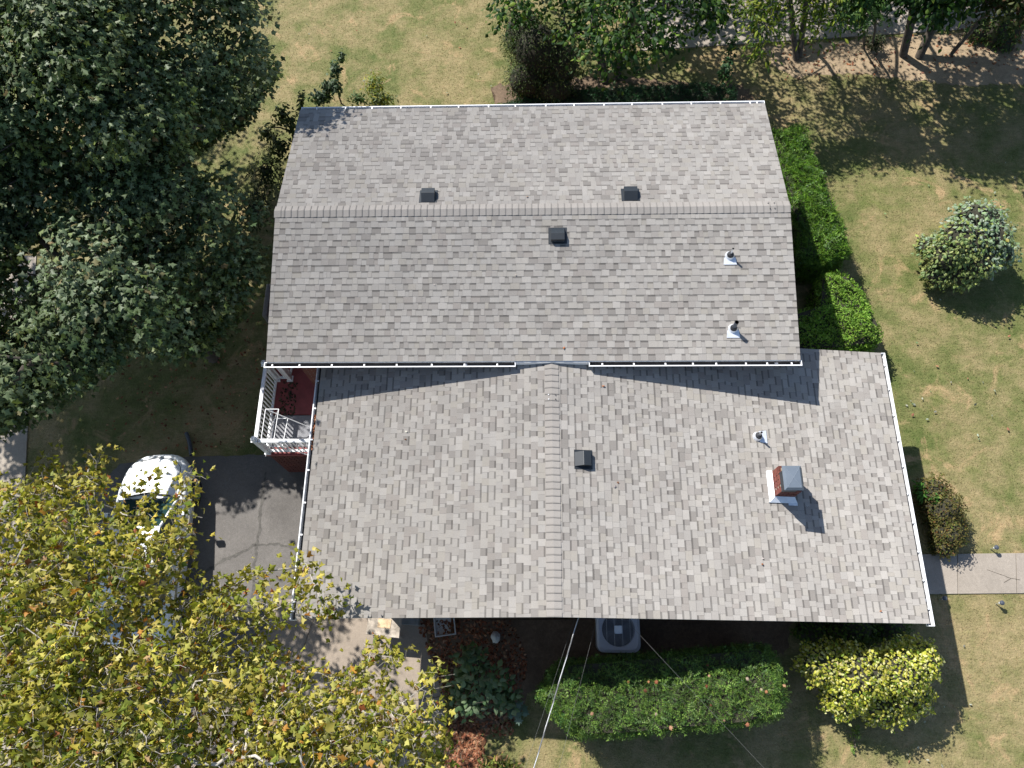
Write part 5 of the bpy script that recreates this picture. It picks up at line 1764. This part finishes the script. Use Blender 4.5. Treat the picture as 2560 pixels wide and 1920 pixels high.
# big leafed sapling in the shade below the lower roof
q = at(1205, 1705, 0.8)
cl = [(q.x - 0.25, q.y + 0.45, 1.0, 0.45, 0.4, 0.3), (q.x + 0.1, q.y, 1.05, 0.6, 0.5, 0.35), (q.x - 0.25, q.y - 0.5, 0.8, 0.45, 0.35, 0.3), (q.x + 0.5, q.y - 0.35, 0.7, 0.45, 0.35, 0.3), (q.x - 0.5, q.y - 0.05, 0.7, 0.3, 0.45, 0.3)]
clump_plant('broadleaf_sapling', cl, 'blue green big leafed sapling in the shade beside the concrete apron', 'sapling', OVAL, 620, (0.11, 0.2), [alb(122, 146, 104, .7), alb(98, 126, 84, .7), alb(146, 164, 122, .7)], None, M['leaf'], 60, False, up=1.3, shell=0.25)
q = at(1296, 1780, 0.7)
clump_plant('maple_seedling', [(q.x, q.y, 0.5, 0.22, 0.18, 0.12)], 'pale five pointed maple seedling beside the hedge end', 'seedling', MAPLE, 14, (0.16, 0.22), [alb(150, 172, 160, .66), alb(120, 150, 130, .66)], None, M['leaf'], 6, False, up=1.6, outw=0.4, rnd=0.25, shell=0.3)
q = at(1240, 1925, 0.6)
clump_plant('leafy_shoot', [(q.x, q.y, 0.8, 0.55, 0.35, 0.3)], 'yellow green shoots entering at the bottom edge', 'shoot', NARROW, 420, (0.09, 0.16), [alb(170, 170, 76, .66), alb(120, 140, 60, .66), alb(200, 160, 110, .66)], None, M['leaf'], 20, False, shell=0.2)
q = at(1100, 1760, 0.2)
clump_plant('leafy_weed', [(q.x + 0.22, q.y, 0.25, 0.22, 0.45, 0.15)], 'pale dry weeds along the edge of the concrete apron', 'weed', OVAL, 150, (0.06, 0.11), [alb(170, 170, 120, .64), alb(130, 140, 80, .64)], None, M['leaf'], 10, False, shell=0.1)

# ------------------------------------------------------------------ grass blades and fallen leaves
def scatter_xy(n, x0, x1, y0, y1, excl, keep=None):
    x = rng.uniform(x0, x1, n); y = rng.uniform(y0, y1, n)
    ok = np.ones(n, bool)
    for p in excl: ok &= ~in_poly(x, y, p)
    if keep is not None: ok &= in_poly(x, y, keep)
    return x[ok], y[ok]


HOUSE_XY = [[(-5.7, 5), (4.8, 5), (4.8, 10.8), (-5.7, 10.8)], [(-4.1, 0.1), (6.9, 0.1), (6.9, 5), (-4.1, 5)], [(-6.8, 3.3), (-4.1, 3.3), (-4.1, 6.2), (-6.8, 6.2)]]
# two lawns differ in density: visible strip first
xs, ys = scatter_xy(330000, -15.5, 15.5, -4.2, 21.0, EXCL + HOUSE_XY)
uvz = (np.stack([xs, ys, np.zeros(len(xs))], 1) - CC) @ CR
uu = 1280 + FPX * uvz[:, 0] / -uvz[:, 2]; vv = 960 - FPX * uvz[:, 1] / -uvz[:, 2]
k = (uu > -60) & (uu < 2620) & (vv > -60) & (vv < 1980)
xs, ys = xs[k], ys[k]
n = len(xs)
P = np.stack([xs, ys, 0.0524 * np.clip(xs, -18, 18)], 1)
lean = rng.normal(size=(n, 3)) * 0.8; lean[:, 2] = 1.0
lean = norm(lean)
Lb = rng.uniform(0.02, 0.052, n)
side = norm(np.cross(lean, rng.normal(size=(n, 3)))) * 0.0065
V = np.stack([P - side, P + side, P + lean * Lb[:, None]], 1)
me = bpy.data.meshes.new('grass')
me.vertices.add(n * 3); me.vertices.foreach_set('co', V.astype(np.float32).ravel())
me.loops.add(n * 3); me.loops.foreach_set('vertex_index', np.arange(n * 3, dtype=np.int32))
me.polygons.add(n); me.polygons.foreach_set('loop_start', np.arange(0, n * 3, 3, dtype=np.int32)); me.polygons.foreach_set('loop_total', np.full(n, 3, dtype=np.int32))
a = me.attributes.new('tint', 'FLOAT_COLOR', 'FACE')
T = np.ones((n, 4), np.float32); T[:, :3] = (rng.uniform(1.1, 1.7, (n, 1)) * (1 + rng.uniform(-.08, .08, (n, 3))))
a.data.foreach_set('color', T.ravel()); me.materials.append(M['blade']); me.update()
o = link(bpy.data.objects.new('grass', me)); tag(o, 'short half dry lawn grass', None, None, 'stuff')


def litter(name, pts, size, cols, weights, label, shape=OVAL, h=0.02, jit=0.25):
    pts = np.array(pts, float)
    n = len(pts)
    P = np.stack([pts[:, 0], pts[:, 1], 0.0524 * np.clip(pts[:, 0], -18, 18) + rng.uniform(h * 0.6, h * 1.8, n)], 1)
    rot = frames(np.array([0, 0, 1.0]) + rng.normal(size=(n, 3)) * 0.35)
    me = leaf_mesh(name, shape, P, rot, rng.uniform(size[0], size[1], n), palette(n, cols, weights, jit), M['leafdry'])
    o = link(bpy.data.objects.new(name, me)); tag(o, label, None, None, 'stuff')


RUST = [alb(190, 130, 96, .6), alb(160, 100, 72, .6), alb(206, 160, 124, .6), alb(120, 80, 58, .6)]
xs, ys = scatter_xy(15000, -3.2, 0.2, -3.9, -0.1, [])
q1 = [(at(u, v).x, at(u, v).y) for u, v in [(1100, 1690), (1130, 1690), (1165, 1760), (1215, 1840), (1200, 1960), (1110, 1960), (1118, 1800)]]
q2 = [(at(u, v).x, at(u, v).y) for u, v in [(1040, 1550), (1280, 1550), (1320, 1650), (1280, 1840), (1140, 1840), (1080, 1660)]]
kk = in_poly(xs, ys, q1) | (in_poly(xs, ys, q2) & (rng.uniform(0, 1, len(xs)) < 0.3))
litter('leaf_litter', np.stack([xs[kk], ys[kk]], 1), (0.05, 0.11), RUST, [4, 4, 2, 3], 'rust coloured fallen leaves beside the concrete apron')
xs, ys = scatter_xy(700, 7.2, 16, 15.2, 18.0, [])
litter('soil_leaves', np.stack([xs, ys], 1), (0.06, 0.12), [alb(200, 176, 140, .6), alb(180, 120, 84, .6), alb(150, 110, 90, .6)], None, 'dry leaves scattered on the soil strip')
xs, ys = scatter_xy(420, -12, -6.9, 3.9, 8, [])
litter('shade_leaves', np.stack([xs, ys], 1), (0.05, 0.1), RUST, None, 'brown leaves scattered on the shaded left lawn', h=0.05)
pts = [at(random.uniform(2230, 2560), random.uniform(890, 1100)) for _ in range(20)] + [at(random.uniform(2050, 2560), random.uniform(1520, 1920)) for _ in range(18)] + [at(random.uniform(650, 1240), random.uniform(0, 240)) for _ in range(16)] + [at(random.uniform(2120, 2560), random.uniform(250, 880)) for _ in range(12)]
litter('lawn_leaves', [(p.x, p.y) for p in pts], (0.045, 0.10), [alb(190, 196, 172, .6), alb(200, 140, 110, .6), alb(150, 170, 120, .6)], [3, 1.4, 1], 'pale leaves scattered over the lawn', h=0.06)
pts = [at(random.uniform(1380, 1950), random.uniform(1660, 1830), 2.1) for _ in range(18)]
P_ = np.array([(p.x, p.y) for p in pts])
me = leaf_mesh('hedge_leaves', MAPLE, np.stack([P_[:, 0], P_[:, 1], 2.17 + 0.0524 * P_[:, 0]], 1), frames(np.array([0, 0, 1.0]) + rng.normal(size=(len(P_), 3)) * 0.5), rng.uniform(0.05, 0.11, len(P_)), palette(len(P_), RUST + [alb(220, 196, 170, .6)]), M['leafdry'])
o = link(bpy.data.objects.new('hedge_leaves', me)); tag(o, 'fallen tan leaves caught on top of the clipped hedge', None, None, 'stuff')
# a few leaves and specks on the roof
rp = [(1538, 1218, 3), (1545, 1208, 3), (1086, 713, 0), (1290, 688, 0), (1508, 965, 3), (1906, 1397, 3), (1905, 1410, 3), (2036, 1375, 3), (1410, 870, 0), (1015, 1080, 2), (1318, 493, 1), (2200, 1528, 3), (1015, 1100, 2)]
Pr = np.array([on_plane(u, v, s) + Vector((0, 0, 0.03)) for u, v, s in rp])
me = leaf_mesh('roof_leaves', OVAL, Pr, frames(np.array([0, 0, 1.0]) + rng.normal(size=(len(Pr), 3)) * 0.4), rng.uniform(0.035, 0.075, len(Pr)), palette(len(Pr), [alb(206, 150, 110, .6), alb(190, 120, 80, .6), alb(225, 215, 205, .6)]), M['leafdry'])
o = link(bpy.data.objects.new('roof_leaves', me)); tag(o, 'small dry leaves lying on the shingles', None, None, 'stuff')
# leaves and dirt on the porch floor
xs, ys = scatter_xy(120, -6.6, -6.2, 4.3, 5.2, [])
n = len(xs)
me = leaf_mesh('porch_leaves', OVAL, np.stack([xs, ys, np.full(n, DZ + 0.02)], 1), frames(np.array([0, 0, 1.0]) + rng.normal(size=(n, 3)) * 0.5), rng.uniform(0.04, 0.09, n), palette(n, [alb(96, 92, 72, .5), alb(70, 70, 54, .5), alb(120, 110, 90, .5)]), M['leafdry'])
o = link(bpy.data.objects.new('porch_leaves', me)); tag(o, 'heap of dead leaves on the red porch floor', None, None, 'stuff')
# leaves in the left gutter
xs = rng.uniform(LXL - 0.075, LXL - 0.03, 60); ys = rng.uniform(2.9, 3.7, 60)
me = leaf_mesh('gutter_leaves', OVAL, np.stack([xs, ys, np.full(60, ZR + LXL * PL - 0.075)], 1), frames(np.array([0, 0, 1.0]) + rng.normal(size=(60, 3)) * 0.6), rng.uniform(0.04, 0.08, 60), palette(60, RUST), M['leafdry'])
o = link(bpy.data.objects.new('gutter_leaves', me)); tag(o, 'brown leaves lying in the left gutter', None, None, 'stuff')
